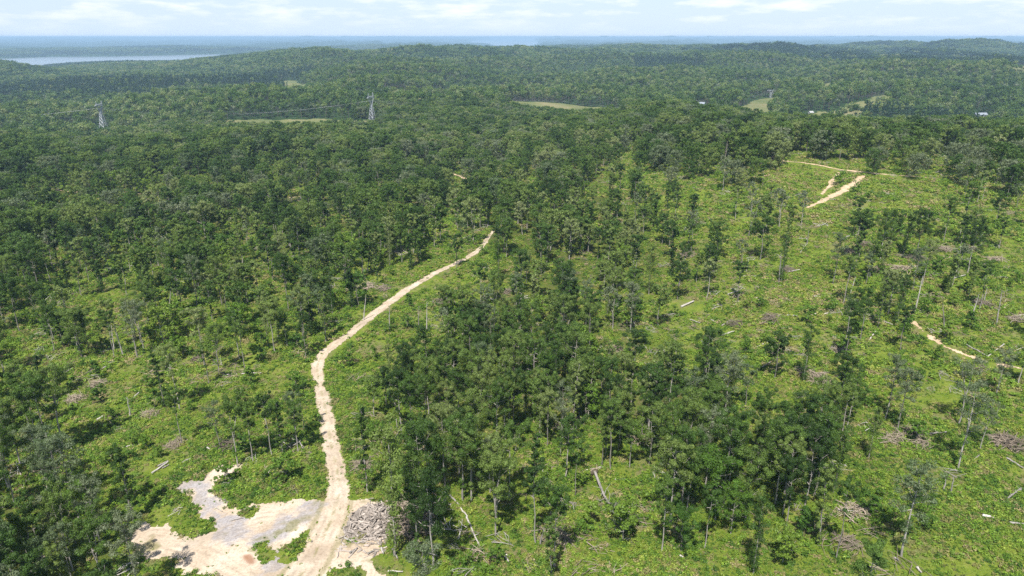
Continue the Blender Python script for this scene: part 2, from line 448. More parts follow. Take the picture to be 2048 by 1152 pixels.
def g_meadow(n, l, P):
    c = ramp(n, l, noise(n, l, 0.02, 6, 0.65, P), [(0.3, (0.10,0.125,0.045)), (0.5, (0.15,0.16,0.065)), (0.7, (0.22,0.19,0.10))])
    return c, noise(n, l, 0.5, 4, 0.6, P), 0.3
M['meadow'] = sheet_mat("hay_meadow", g_meadow)
def g_asphalt(n, l, P):
    return ramp(n, l, noise(n, l, 0.5, 4, 0.6, P), [(0.3, (0.16,0.16,0.165)), (0.7, (0.24,0.24,0.245))]), None, 0
M['asphalt'] = sheet_mat("grey_asphalt", g_asphalt)
m, n, l, out = mat("river_water")
bs = n.new('ShaderNodeBsdfPrincipled'); bs.inputs['Base Color'].default_value = (0.20, 0.23, 0.25, 1); bs.inputs['Roughness'].default_value = 0.22
bs.inputs['IOR'].default_value = 1.33
tcd = n.new('ShaderNodeTexCoord'); bb = n.new('ShaderNodeBump'); bb.inputs['Strength'].default_value = 0.25; bb.inputs['Distance'].default_value = 1.0
l.new(noise(n, l, 0.02, 6, 0.7, tcd.outputs['Object']), bb.inputs['Height']); l.new(bb.outputs[0], bs.inputs['Normal'])
l.new(bs.outputs[0], out.inputs['Surface']); M['water'] = m

# ------------------------------------------------------------------ ground features (photo pixel -> ground)
def ribbon(L):
    P = pts([(a, b) for a, b, w in L]); _, t = hit([a for a, b, w in L], [b for a, b, w in L])
    W = np.array([w for *_, w in L]) * t / FPX / 2
    # resample
    d = np.concatenate([[0], np.cumsum(np.hypot(*np.diff(P, axis=0).T))])
    s = np.linspace(0, d[-1], max(8, int(d[-1] / 3)))
    def sm(y):
        y = np.interp(s, d, y); k = np.ones(5) / 5
        return np.convolve(np.pad(y, 2, 'edge'), k, 'valid')
    return np.stack([sm(P[:, 0]), sm(P[:, 1])], 1), sm(W)
def rib_d(X, Y, R):                     # signed distance, positive inside
    P, W = R; best = np.full(np.shape(X), -1e9)
    for i in range(len(P) - 1):
        a, b = P[i], P[i+1]; ab = b - a; L = (ab**2).sum() + 1e-9
        t = np.clip(((X - a[0]) * ab[0] + (Y - a[1]) * ab[1]) / L, 0, 1)
        w = W[i] * (1 - t) + W[i+1] * t
        best = np.maximum(best, w - np.hypot(X - a[0] - t * ab[0], Y - a[1] - t * ab[1]))
    return best
ROAD = ribbon([(560,1200,86),(606,1152,76),(642,1085,66),(672,1020,58),(681,985,52),(676,945,44),(664,900,39),(655,850,35),(648,800,31),(637,765,29),(632,735,27),(638,712,26),
               (655,695,26),(695,676,26),(722,648,25),(760,618,24),(795,592,22),(830,570,20),(862,550,18),(905,530,16),(945,510,15),(966,492,13),(980,470,10),(988,460,8)])
CLEAR = pts([(258,1062),(290,1045),(342,1056),(385,1068),(424,1059),(410,1035),(393,1018),(380,1000),(352,980),(365,965),(386,958),(410,963),(404,950),(445,929),(506,926),(520,935),(479,948),(440,960),(431,977),
             (450,1000),(479,1014),(510,1008),(547,1001),(600,1004),(646,1000),(690,985),(700,1000),(720,1000),(770,1010),(800,1060),(770,1090),(745,1120),(768,1150),(770,1175),(640,1190),(560,1185),(440,1170),(380,1152),
             (340,1128),(300,1112),(262,1112)])
GREEN = [pts(q) for q in ([(506,1090),(535,1082),(545,1105),(530,1128),(510,1110)], [(560,1100),(600,1070),(632,1058),(628,1085),(600,1112),(588,1130),(565,1120)],
         [(640,1165),(665,1135),(700,1130),(730,1150),(720,1180)], [(352,988),(372,1002),(385,1025),(365,1030)], [(480,1018),(515,1020),(505,1032),(482,1030)],
         [(690,1068),(715,1060),(730,1075),(700,1090)])]
GRAVEL = [pts(q) for q in ([(352,978),(388,956),(412,966),(420,995),(445,1012),(440,1030),(412,1010),(390,990)], [(420,1020),(440,1020),(520,1065),(560,1040),(640,1010),(650,1030),(590,1060),(545,1090),(560,1130),(530,1150),(540,1110),(480,1090),(430,1080)])]
REDP = pts([(480,1108),(500,1106),(515,1116),(512,1132),(495,1132),(482,1120)])
TRACK_R = ribbon([(1806,630,7),(1826,645,10),(1848,662,12),(1866,684,13),(1905,703,12),(1945,716,12),(1985,726,12),(2048,740,14),(2120,750,12)])
TRACK_H = ribbon([(1560,321,8),(1600,325,9),(1640,331,10),(1700,341,11),(1760,348,10),(1860,355,10)])
TRACK_H2 = ribbon([(1612,417,9),(1640,403,15),(1662,394,20),(1690,380,22),(1708,368,19),(1722,354,18),(1728,350,10)])
TRACK_H3 = ribbon([(1642,390,7),(1650,382,9),(1660,372,11),(1668,358,11),(1678,344,9)])
TRACKS = [TRACK_R, TRACK_H, TRACK_H2, TRACK_H3]
PATCH_R = [ribbon(q) for q in ([(640,284,6),(672,288,5),(700,296,8),(712,303,6)], [(815,291,6),(845,293,6),(862,312,4)], [(900,346,6),(925,355,9),(945,362,7)],
           [(60,368,10),(72,380,10)], [(95,376,7),(112,380,7),(160,386,8)], [(240,384,5),(292,390,9),(330,380,4)], [(880,400,6),(905,396,5)], [(560,398,5),(610,392,6)], [(225,308,4),(242,312,5)],
           [(515,293,4),(530,296,5)])]
MEADOWS = [pts(q) for q in ([(448,241),(520,238.5),(640,237.5),(748,240),(748,272),(600,276),(440,272)], [(1005,201),(1060,204),(1130,208),(1200,214),(1245,220),(1245,252),(1150,250),(1060,238),(1005,222)],
            [(1479,214),(1500,204),(1530,196.5),(1563,194.5),(1552,210),(1540,226),(1530,252),(1500,254),(1478,240)], [(1640,236),(1655,226),(1690,214),(1740,198),(1776,189),(1792,197),(1762,214),(1702,238),(1662,258),(1640,254)],
            [(1600,238),(1635,222),(1655,224),(1650,256),(1600,254)], [(1640,175),(1655,166.5),(1672,165),(1680,178),(1650,190)], [(1998,140),(2025,133.5),(2060,132),(2060,144),(2030,148)], [(552,165),(570,161.5),(592,161.5),(602,168),(617,171),(620,185),(580,190),(556,178)],
            [(128,258),(140,252),(150,256),(150,272),(130,274)], [(770,181),(830,184),(900,186),(905,199),(830,200),(770,196)])]

# ------------------------------------------------------------------ tree cover (read off the photo, 64 px cells, from y = 256)
COVER = [
 "99999999999999999998789999999999",   # 256
 "99999999999999999764433322332456",   # 320
 "99999999999999887776543444323353",   # 384
 "99978888888885455666655445666642",   # 448
 "88858888887544555665544333554445",   # 512
 "77667676765344655555543122454333",   # 576
 "65544444554566788887765211243332",   # 640
 "71122343432478888887765323344333",   # 704
 "94111145541178888887887666766322",   # 768
 "96641136652178876666788888766342",   # 832
 "98821123310078886544578888632221",   # 896
 "99992000000777654331266765431321",   # 960
 "99991000000686542221244444321321",   # 1024
 "99991000000245321111111122211111",   # 1088
]
COVER = np.array([[int(c) for c in r] for r in COVER], float)
COVER[1, 17:22] = (9, 8, 7, 5, 5); COVER[2, 15:21] = (9, 9, 9, 9, 8, 7); COVER[3, 15:22] = (8, 8, 8, 8, 8, 8, 6)     # the tall band up to the road's end
COVER[4, 15:23] = (7, 7, 8, 8, 7, 7, 7, 5); COVER[5, 14:21] = (6, 7, 7, 8, 7, 7, 6)
COVER[6:10, 2:6] = np.minimum(COVER[6:10, 2:6], ((5, 4, 3, 2), (0, 0, 0, 2), (0, 0, 0, 2), (5, 1, 0, 1)))
COVER[8:14, 0:4] *= 0.86
COVER /= 9
def cover_at(u, v):
    x = np.clip(u / 64 - 0.5, 0, 31); y = np.clip((v - 256) / 64 - 0.5, 0, 13)
    ix = np.minimum(x.astype(int), 30); iy = np.minimum(y.astype(int), 12); fx = x - ix; fy = y - iy
    c = (COVER[iy, ix] * (1 - fx) + COVER[iy, ix+1] * fx) * (1 - fy) + (COVER[iy+1, ix] * (1 - fx) + COVER[iy+1, ix+1] * fx) * fy
    return np.where(v < 256, 1.0, c)

def edge_n(X, Y, a=1.0): return fbm(X / 3.0, Y / 3.0, 77, 4) * a
def clear_mask(x, y):
    d = sdist(x, y, CLEAR) + edge_n(x, y, 1.8) + edge_n(x * 3, y * 3, 0.8)
    for g in GREEN: d = np.minimum(d, -sdist(x, y, g) + 0.25 - edge_n(x, y, 1.6) - edge_n(x * 3, y * 3, 1.0))
    return np.minimum(d, -(rib_d(x, y, ROAD) + edge_n(x, y, 0.9)) + 0.6)
def dirt_dist(X, Y): return np.maximum(rib_d(X, Y, ROAD), clear_mask(X, Y))
def all_bare(X, Y):                     # signed distance into any bare dirt
    d = dirt_dist(X, Y)
    for r in TRACKS + PATCH_R: d = np.maximum(d, rib_d(X, Y, r))
    return d

# ------------------------------------------------------------------ ground sheet
az = np.concatenate([np.linspace(-math.pi, -0.95, 26)[:-1], np.linspace(-0.95, 0.95, 460), np.linspace(0.95, math.pi, 26)[1:-1]])
rr = np.concatenate([np.linspace(2, 70, 12), np.exp(np.linspace(math.log(73), math.log(50000), 560))])
A, R = np.meshgrid(az, rr)
GX, GY = R * np.sin(A), R * np.cos(A)
GZ = terrain(GX, GY)
nr, na = A.shape
idx = np.arange(nr * na).reshape(nr, na)
nx = np.roll(idx, -1, axis=1)
Q = np.stack([idx[:-1], nx[:-1], nx[1:], idx[1:]], -1).reshape(-1, 4)[:, ::-1]
V = np.stack([GX.ravel(), GY.ravel(), GZ.ravel()], 1)
V = np.concatenate([V, [[0, 0, float(terrain(np.array([0.]), np.array([1.]))[0])]]])
c0 = len(V) - 1
T = np.stack([np.full(na, c0), np.roll(np.arange(na), -1), np.arange(na)], 1)
me = mesh_from("ground", V, [Q, T], M['ground'], smooth=True)
gu, gv, gd = project(V[:, 0], V[:, 1], V[:, 2])
rad = np.hypot(V[:, 0], V[:, 1])
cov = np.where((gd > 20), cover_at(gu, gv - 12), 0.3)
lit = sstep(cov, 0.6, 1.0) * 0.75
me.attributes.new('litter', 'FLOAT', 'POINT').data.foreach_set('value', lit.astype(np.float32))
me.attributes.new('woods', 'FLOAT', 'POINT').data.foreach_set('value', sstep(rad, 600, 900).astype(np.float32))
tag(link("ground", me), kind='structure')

def sheet(name, mask_fn, bounds, step, lift, m, attrs=None, label=None, kind='structure'):
    x0, x1, y0, y1 = bounds
    xs = np.arange(x0, x1 + step, step); ys = np.arange(y0, y1 + step, step)
    X, Y = np.meshgrid(xs, ys)
    X = X + (vnoise(X * 3.1, Y * 3.1, 5)) * step * 0.8; Y = Y + (vnoise(X * 2.7 + 50, Y * 2.7, 6)) * step * 0.8
    keep = mask_fn(X, Y) > 0
    cell = keep[:-1, :-1] & keep[1:, :-1] & keep[:-1, 1:] & keep[1:, 1:]
    i, j = np.nonzero(cell)
    if not len(i): return None
    n1 = X.shape[1]; base = i * n1 + j
    Qs = np.stack([base, base + 1, base + n1 + 1, base + n1], 1)
    used, inv = np.unique(Qs, return_inverse=True); Qs = inv.reshape(Qs.shape)
    x, y = X.ravel()[used], Y.ravel()[used]
    me = mesh_from(name, np.stack([x, y, terrain(x, y) + lift], 1), Qs, m, smooth=True)
    if attrs:
        for k, f in attrs.items(): me.attributes.new(k, 'FLOAT', 'POINT').data.foreach_set('value', f(x, y).astype(np.float32))
    o = link(name, me); tag(o, label, None, None, kind); return o
def bnd(P, pad): P = np.asarray(P); return (P[:, 0].min() - pad, P[:, 0].max() + pad, P[:, 1].min() - pad, P[:, 1].max() + pad)
def a_gravel(x, y):
    d = np.maximum(sdist(x, y, GRAVEL[0]), sdist(x, y, GRAVEL[1])); return sstep(d + edge_n(x, y, 5.0), -1.6, 1.2) * (0.8 + 0.5 * (fbm(x * 1.2, y * 1.2, 4, 3) + 0.4))
def a_red(x, y): return sstep(sdist(x, y, REDP) + edge_n(x, y, 0.8), -0.3, 0.5) * 0.8
def a_grassy(x, y):
    P, W = ROAD
    d = rib_d(x, y, ROAD)
    wloc = np.interp(y, P[:, 1], W)
    mid = np.clip(1 - np.abs(d - wloc) / 0.5, 0, 1) * (d > 0) * 0.75 * sstep(fbm(x / 1.5, y / 3, 9, 3), -0.15, 0.2)
    edge = (1 - sstep(d, 0.1, 0.9)) * (d > -0.6) * 0.5
    return np.clip(np.maximum(np.maximum(mid, edge), sstep(fbm(x / 5, y / 5, 31, 4), 0.22, 0.5) * 0.7 * (d < -0.5)), 0, 1)
TYRE = pts([(262,1085),(330,1090),(400,1112),(470,1150),(520,1200)]); TYRE2 = pts([(300,1075),(420,1080),(520,1040),(600,1030),(660,1012)])
def a_rut(x, y):
    d = rib_d(x, y, ROAD); W_ = np.interp(y, ROAD[0][:, 1], ROAD[1]); off = (W_ - d) / np.maximum(W_, 0.5)
    r_ = np.exp(-((off - 0.42) / 0.11)**2) * (d > -0.2) * 0.55
    for L_ in (TYRE, TYRE2):
        q = seg_dist(x, y, L_)
        for k_ in (0.8, 2.3): r_ = np.maximum(r_, np.exp(-((q - k_) / 0.22)**2) * 0.5)
    r_ = r_ * (0.35 + 0.9 * sstep(fbm(x / 2.2, y / 2.2, 19, 3), -0.25, 0.35))
    return np.clip(np.maximum(r_, sstep(fbm(x / 6, y / 6, 88, 4), 0.12, 0.5) * 0.4), 0, 1)
dattrs = {'rut': a_rut, 'gravel': a_gravel, 'red': a_red, 'grassy': a_grassy}
sheet("dirt_road", lambda x, y: rib_d(x, y, ROAD) + edge_n(x, y, 0.6) + edge_n(x * 3, y * 3, 0.5), bnd(ROAD[0], 8), 0.4, 0.07, M['dirt'], dattrs)
sheet("dirt_clearing", clear_mask, bnd(CLEAR, 4), 0.3, 0.05, M['dirt'], dattrs)
for nme, rb, st in (("dirt_track", TRACK_R, 0.4), ("dirt_track", TRACK_H, 0.6), ("dirt_track", TRACK_H2, 0.6), ("dirt_track", TRACK_H3, 0.6)):
    sheet(nme, (lambda rb: lambda x, y: rib_d(x, y, rb) + edge_n(x, y, 1.6))(rb), bnd(rb[0], 6), st, 0.08, M['track'])
for rb in PATCH_R:
    sheet("bare_dirt", (lambda rb: lambda x, y: rib_d(x, y, rb) + edge_n(x, y, 2.0))(rb), bnd(rb[0], 8), 0.8, 0.1, M['track'])
for P in MEADOWS:
    d = np.hypot(*np.mean(P, axis=0))
    sheet("meadow", (lambda P: lambda x, y: sdist(x, y, P) + fbm(x / 12, y / 12, 5, 3) * 5)(P), bnd(P, 8), 3.0 if d < 1800 else 6.0, 0.5, M['meadow'])
COUNTRY = ribbon([(1000,199.5,2.2),(1060,202,2.2),(1130,205.6,2.4),(1200,211.5,2.6),(1250,217.5,2.8)])
sheet("country_road", lambda x, y: rib_d(x, y, COUNTRY), bnd(COUNTRY[0], 6), 1.0, 0.62, M['asphalt'])
# river
wa, wr = np.meshgrid(np.linspace(-0.9, 0.9, 60), np.exp(np.linspace(math.log(3200), math.log(50000), 60)))
ii = np.arange(3600).reshape(60, 60)
tag(link("river", mesh_from("river", np.stack([(wr * np.sin(wa)).ravel(), (wr * np.cos(wa)).ravel(), np.full(wr.size, WATER_Z)], 1),
    np.stack([ii[:-1, 1:], ii[:-1, :-1], ii[1:, :-1], ii[1:, 1:]], -1).reshape(-1, 4)[:, ::-1], M['water'], smooth=True)), kind='structure')

# ------------------------------------------------------------------ trees
def leaf_quads(rs, C, Rc, per, size, flat=0.75, up=0.45):
    """leaf tufts round clump centres C (n,3) with radii Rc"""
    n = len(C); k = n * per
    c = np.repeat(C, per, 0); r = np.repeat(Rc, per)
    d = rs.normal(size=(k, 3)); d /= np.linalg.norm(d, axis=1)[:, None]
    rad_ = r * (0.45 + 0.55 * rs.rand(k)**0.6)
    p = c + d * rad_[:, None] * np.array([1, 1, flat])
    nrm = d * 1.0 + np.array([0, 0, up]) + rs.normal(size=(k, 3)) * 0.42
    nrm /= np.linalg.norm(nrm, axis=1)[:, None]
    t = np.cross(nrm, rs.normal(size=(k, 3))); t /= np.linalg.norm(t, axis=1)[:, None]
    b = np.cross(nrm, t)
    s = size * (0.6 + 0.8 * rs.rand(k))[:, None]
    w = s * (0.5 + 0.3 * rs.rand(k))[:, None]
    V = np.stack([p - t * s * 0.55, p + b * w * 0.5 + t * s * 0.05, p + t * s * 0.6, p - b * w * 0.5 - t * s * 0.1], 1).reshape(-1, 3)
    Q = np.arange(k * 4).reshape(-1, 4)
    return V, Q

def make_tree(seed, H=18.0, base=0.45, cr=3.0, style='tall', per=70, leaf=0.42, nl=12, fork=False, tr=0.2, lean=0.0):
    rs = np.random.RandomState(seed)
    bark = MB()
    top = H * (0.92 if style != 'column' else 0.96)
    def stem(x0, dx, dy, h0, h1, r0, r1, k=7, n=8):
        z = np.linspace(h0, h1, n); q = (z - h0) / (h1 - h0)
        wob = np.cumsum(rs.normal(size=(n, 2)) * 0.13, 0); wob[0] = 0
        P = np.stack([x0[0] + dx * q + wob[:, 0], x0[1] + dy * q + wob[:, 1], z], 1)
        bark.tube(P, r0 + (r1 - r0) * q**0.8, k); return P
    P = stem((0, 0), lean * H, rs.normal() * 0.02 * H, -0.6, top, tr * (H / 18), tr * 0.22)
    stems = [P]
    if fork:
        i = 3; a = rs.rand() * 6.28
        stems.append(stem(P[i], math.cos(a) * 2.6, math.sin(a) * 2.6, P[i, 2], top * 0.95, tr * 0.65, tr * 0.18, 6, 7))
    C, Rr = [], []
    cb = base * H
    for k in range(nl):
        S = stems[k % len(stems)]
        f = (k + rs.rand()) / nl
        z = cb + (H - cb) * (f**0.85) * 0.9
        z = max(z, S[0, 2] + 0.5)
        p0 = np.array([np.interp(z, S[:, 2], S[:, 0]), np.interp(z, S[:, 2], S[:, 1]), min(z, top)])
        if style == 'column': prof = 0.75 + 0.5 * rs.rand() - 0.35 * f
        elif style == 'cone': prof = 1.15 - f
        elif style == 'broad': prof = 0.55 + 0.75 * math.sin(math.pi * min(1, f * 0.75 + 0.22))
        else: prof = 0.35 + 0.8 * math.sin(math.pi * (f * 0.72 + 0.2)) * (0.55 + 0.75 * rs.rand())
        L = cr * prof; a = k * 2.4 + rs.rand() * 1.6
        rise = L * (0.35 + 0.5 * rs.rand()) if style != 'cone' else L * 0.05
        p2 = p0 + np.array([math.cos(a) * L, math.sin(a) * L, rise])
        p1 = (p0 + p2) / 2 + rs.normal(size=3) * 0.12 * L - np.array([0, 0, 0.1 * L])
        rb = max(0.035, tr * 0.38 * (1 - f * 0.6))
        bark.tube([p0, p1, p2], [rb, rb * 0.7, rb * 0.3], 5, cap=False)
        C.append(p2); Rr.append(cr * (0.30 + 0.16 * rs.rand()))
        C.append(p1 + rs.normal(size=3) * 0.2 * cr * 0.5 + [0, 0, 0.4]); Rr.append(cr * (0.24 + 0.12 * rs.rand()))
        if style in ('broad', 'tall') and rs.rand() < 0.75:
            q = p2 + rs.normal(size=3) * cr * 0.28; C.append(q); Rr.append(cr * (0.2 + 0.14 * rs.rand()))
            bark.tube([p1, q], [rb * 0.5, rb * 0.2], 4, cap=False)
    for S in stems:
        C.append(S[-1] + [0, 0, 0.2]); Rr.append(cr * 0.32)
        C.append(S[-2] + rs.normal(size=3) * 0.5); Rr.append(cr * 0.36)
    if style == 'vine':
        for z in np.arange(2.0, H * 0.9, 0.9):
            C.append(np.array([np.interp(z, P[:, 2], P[:, 0]) + rs.normal() * 0.35, np.interp(z, P[:, 2], P[:, 1]) + rs.normal() * 0.35, z])); Rr.append(0.8 + 0.7 * rs.rand())
    elif style != 'bare':
        for z in np.arange(cb * 0.45, cb, 1.3):
            if rs.rand() < 0.5:
                C.append(np.array([np.interp(z, P[:, 2], P[:, 0]) + rs.normal() * 0.4, np.interp(z, P[:, 2], P[:, 1]) + rs.normal() * 0.4, z])); Rr.append(0.45 + 0.5 * rs.rand())
    C = np.array(C); Rr = np.array(Rr)
    LV, LQ = leaf_quads(rs, C, Rr, per, leaf)
    return bark, (LV, LQ)

def joined(name, tree, m, bk='bark'):
    bark, (LV, LQ) = tree
    BV, BQ, BT = bark.arrays()
    nb = len(BQ) + 0
    F = [BQ, LQ + len(BV)] + ([BT] if len(BT) else [])
    mi = np.concatenate([np.zeros(len(BQ)), np.ones(len(LQ)), np.zeros(len(BT))])
    return mesh_from(name, np.concatenate([BV, LV]), F, [M[bk], m], mi)

# the kinds of tree that stand near: (style, look words, parameters, leaf material)
KINDS = [
 ('tall',  dict(H=19, base=0.52, cr=2.5, nl=12), 'leaf'),
 ('tall',  dict(H=18, base=0.58, cr=2.2, nl=10), 'leaf'),
 ('tall',  dict(H=19, base=0.45, cr=2.7, nl=15, fork=True), 'leaf'),
 ('broad', dict(H=19, base=0.36, cr=3.1, nl=19, tr=0.24), 'leaf'),
 ('broad', dict(H=20, base=0.42, cr=2.9, nl=18, tr=0.23), 'leaf'),
 ('broad', dict(H=17, base=0.26, cr=2.9, nl=18), 'leaf'),
 ('column',dict(H=18, base=0.15, cr=1.6, nl=24), 'leaf'),
 ('vine',  dict(H=19, base=0.45, cr=2.0, nl=11), 'leaf'),
 ('tall',  dict(H=18, base=0.45, cr=2.5, nl=11, per=95, fork=True), 'leaf_pale'),
 ('tall',  dict(H=19, base=0.42, cr=2.6, nl=15, per=120), 'leaf_pale'),
 ('tall',  dict(H=17, base=0.74, cr=2.0, nl=6, tr=0.16), 'leaf'),
 ('broad', dict(H=13, base=0.22, cr=2.9, nl=15), 'leaf_fresh'),
 ('broad', dict(H=19, base=0.36, cr=3.7, nl=22, tr=0.26), 'leaf'),
 ('broad', dict(H=18, base=0.32, cr=3.5, nl=21, tr=0.25), 'leaf'),
]
FULL = (3, 4, 5, 2, 11, 7); SLIM = (0, 1, 2, 6, 7, 8, 9, 10, 0, 1)
PROTO = []
for k, (st, par, lm) in enumerate(KINDS):
    par = dict(par); par.setdefault('per', 210)
    if st in ('column', 'vine'): par['per'] = 140
    PROTO.append(make_tree(100 + k, style=st, leaf=0.25, **par))
TRUNK_ME = [p[0].mesh("trunk", M['bark']) for p in PROTO]
CROWN_ME = [mesh_from("crown", p[1][0], p[1][1], M[KINDS[k][2]]) for k, p in enumerate(PROTO)]
HK = [KINDS[k][1]['H'] for k in range(len(KINDS))]

hidden = bpy.data.collections.new("tree_kinds")      # sources of the far wood's instances (never linked to the scene)
src = []
def source(me):
    o = bpy.data.objects.new("kind_%03d" % len(src), me); hidden.objects.link(o); src.append(o); return len(src) - 1
mid_ids, mid_H = [], []
for k, (st, par, lm) in enumerate(KINDS):
    par = dict(par); par['per'] = 58 if par.get('per', 150) > 125 else 32
    mid_ids.append(source(joined("woodland_tree", make_tree(300 + k, style=st, leaf=0.52, **par), M[lm]))); mid_H.append(par['H'])
edge_ids = []
for k in range(4):
    edge_ids.append(source(joined("woodland_tree", make_tree(400 + k, style='broad', leaf=0.62, H=(18, 17, 19, 16)[k], base=0.1, cr=(4.2, 3.8, 3.6, 4.4)[k], nl=26, per=46), M['leaf_pale' if k == 3 else 'leaf'], 'bark_brown')))
def dome_tree(rs, cx, cy, h, r, per, size):
    C = [(cx, cy, h - 0.62 * r)]; R_ = [r]
    for q in range(4):
        a = rs.rand() * 6.28; C.append((cx + math.cos(a) * r * 0.6, cy + math.sin(a) * r * 0.6, h - r * rs.uniform(0.5, 1.3))); R_.append(r * rs.uniform(0.4, 0.6))
    return leaf_quads(rs, np.array(C), np.array(R_), per, size, flat=0.95, up=0.2)
def merge(parts):
    V = []; Q = []; n_ = 0
    for v_, q_ in parts: V.append(v_); Q.append(q_ + n_); n_ += len(v_)
    return np.concatenate(V), np.concatenate(Q)
far_ids = []
for k in range(8):
    rs = np.random.RandomState(500 + k)
    bark = MB(); bark.tube([(0, 0, -1), (0, 0, 10)], [0.25, 0.15], 4)
    h = (17, 19, 15, 18, 16, 20, 18, 21)[k]; r = (4.2, 3.6, 4.6, 3.9, 4.4, 4.0, 3.2, 2.6)[k]
    if k == 7:                                        # pine: a narrow dark spire
        C = np.stack([rs.normal(size=9) * 0.5, rs.normal(size=9) * 0.5, np.linspace(8, 20, 9)], 1); lv = leaf_quads(rs, C, np.linspace(2.4, 0.9, 9), 20, 1.2)
    else: lv = dome_tree(rs, 0, 0, h, r, 34, 1.35)
    far_ids.append(source(joined("distant_tree", (bark, lv), M['leaf_pine'] if k == 7 else M['leaf_pale'] if k == 4 else M['leaf'], 'bark_brown')))
patch_ids = []
for k in range(6):
    rs = np.random.RandomState(700 + k); pine = k == 5
    bark = MB(); bark.tube([(0, 0, -2), (0, 0, 9)], [0.4, 0.2], 4)
    lv = merge([dome_tree(rs, rs.uniform(-13, 13), rs.uniform(-13, 13), rs.uniform(13, 20), rs.uniform(4.2, 6.0) * (0.7 if pine else 1), 12, 3.0) for _ in range(9)])
    patch_ids.append(source(joined("distant_grove", (bark, lv), M['leaf_pine'] if pine else M['leaf'], 'bark_brown')))

# ---- candidate positions
def jgrid(r0, r1, step, amax, rs):
    n = int(2 * r1 * math.sin(min(amax, 1.5)) / step) + 2; m_ = int(r1 / step) + 2
    X, Y = np.meshgrid((np.arange(n) - n / 2) * step, np.arange(m_) * step)
    X = X.ravel() + rs.uniform(-.48, .48, X.size) * step; Y = Y.ravel() + rs.uniform(-.48, .48, Y.size) * step
    r = np.hypot(X, Y); a = np.abs(np.arctan2(X, Y))
    k = (r >= r0) & (r < r1) & (a < amax)
    return X[k], Y[k]
rs = np.random.RandomState(5)
# near: 5.4 m lattice thinned by the cover of the photo
NX, NY = jgrid(75, 640, 5.0, 0.80, rs)
NZ = terrain(NX, NY)
u, v, d = project(NX, NY, NZ + 10.0)
cv = cover_at(u, v); cv = np.where(cv < 0.62, cv * (0.45 + 0.55 * cv / 0.62), cv)
cl = fbm(NX / 22, NY / 22, 91, 3)
dep = np.arctan2(CAM_Z - NZ, np.hypot(NX, NY))
crown_area = 3.1 * 16 / np.tan(np.clip(dep, 0.12, 1.2))          # ground hidden by one standing tree seen from the air
dens = (1 + 0.35 * (cv > 0.8) * (v > 560)) * np.minimum(-np.log(1 - np.minimum(cv * 0.86, 0.97)) / crown_area, 1 / 36)
prob = np.clip(dens * 25.0 * np.clip(1.0 + 1.5 * cl, 0.15, 2.2), 0, 1)
bare = all_bare(NX, NY)
# a tree hides the ground behind it: few stand just in front of a bare track
VIS = np.zeros((1200, 2060), bool)
def mark(R_, grow=1.0):
    P_, W_ = R_
    for f in np.linspace(-grow, grow, 5):
        q = np.linspace(0, len(P_) - 1, len(P_) * 8); px = np.interp(q, np.arange(len(P_)), P_[:, 0]); py = np.interp(q, np.arange(len(P_)), P_[:, 1]); w = np.interp(q, np.arange(len(P_)), W_) * f
        for ox, oy in ((1, 0), (0, 1)):
            X_, Y_ = px + w * ox, py + w * oy; u_, v_, _ = project(X_, Y_, terrain(X_, Y_))
            k_ = (u_ > 0) & (u_ < 2059) & (v_ > 0) & (v_ < 1199); VIS[v_[k_].astype(int), u_[k_].astype(int)] = True
for R_ in TRACKS + [ROAD]: mark(R_)
for R_ in PATCH_R: mark(R_, 0.6)
VIS |= np.roll(VIS, 1, 0) | np.roll(VIS, 1, 1); VIS |= np.roll(VIS, 2, 1) | np.roll(VIS, -1, 1)
for a_, b_, c_, d_ in ((1150, 935, 1275, 1070), (690, 1000, 790, 1095), (895, 990, 965, 1100), (1355, 600, 1395, 620)): VIS[b_:d_, a_ - 18:c_ + 18] = True
VCUM = np.cumsum(VIS, 0)
def blocks(X, Y, Z, h, lo=0.25):
    """does a plant of height h standing here hide part of a track?"""
    u0, v0, _ = project(X, Y, Z + lo * h); u1, v1, _ = project(X, Y, Z + h)
    ui = np.clip((u0 + u1) / 2, 0, 2059).astype(int); a = np.clip(v1, 0, 1199).astype(int); b = np.clip(v0, 0, 1199).astype(int)
    return (VCUM[b, ui] - VCUM[a, ui] > 0) & (u0 > 0) & (u0 < 2059) & (v1 < 1190)
block = blocks(NX, NY, NZ, 17.0, 0.3) * 1.0
keep = (rs.rand(len(NX)) < prob * (1 - 0.88 * block)) & (bare < -1.6)
meadow_d = np.full(len(NX), -1e9)
NX, NY, NZ, cvk = NX[keep], NY[keep], NZ[keep], cv[keep]
hgt = rs.uniform(0.68, 1.12, len(NX)); hgt *= np.where(cvk > 0.75, 1.0, 0.93) * np.where((np.hypot(NX, NY) > 400) & (NX > 90) & (cvk > 0.6), 1.06, 1.0)
isfull = rs.rand(len(NX)) < np.clip((cvk - 0.3) * 1.25, 0.06, 0.72)
kind = np.where(isfull, np.array(FULL)[rs.randint(0, len(FULL), len(NX))], np.array(SLIM)[rs.randint(0, len(SLIM), len(NX))])
rot = rs.uniform(0, 6.28, len(NX))
uk, vk, _ = project(NX, NY, NZ + 10.0)
corner = (uk < 330) & (vk > 700); pk = np.array((9, 8, 2, 0, 5, 11, 9, 6))[rs.randint(0, 8, len(NX))]
kind = np.where(corner, pk, kind)
kind = np.where((cvk > 0.9) & ~corner & (rs.rand(len(NX)) < 0.3), 12 + rs.randint(0, 2, len(NX)), kind)

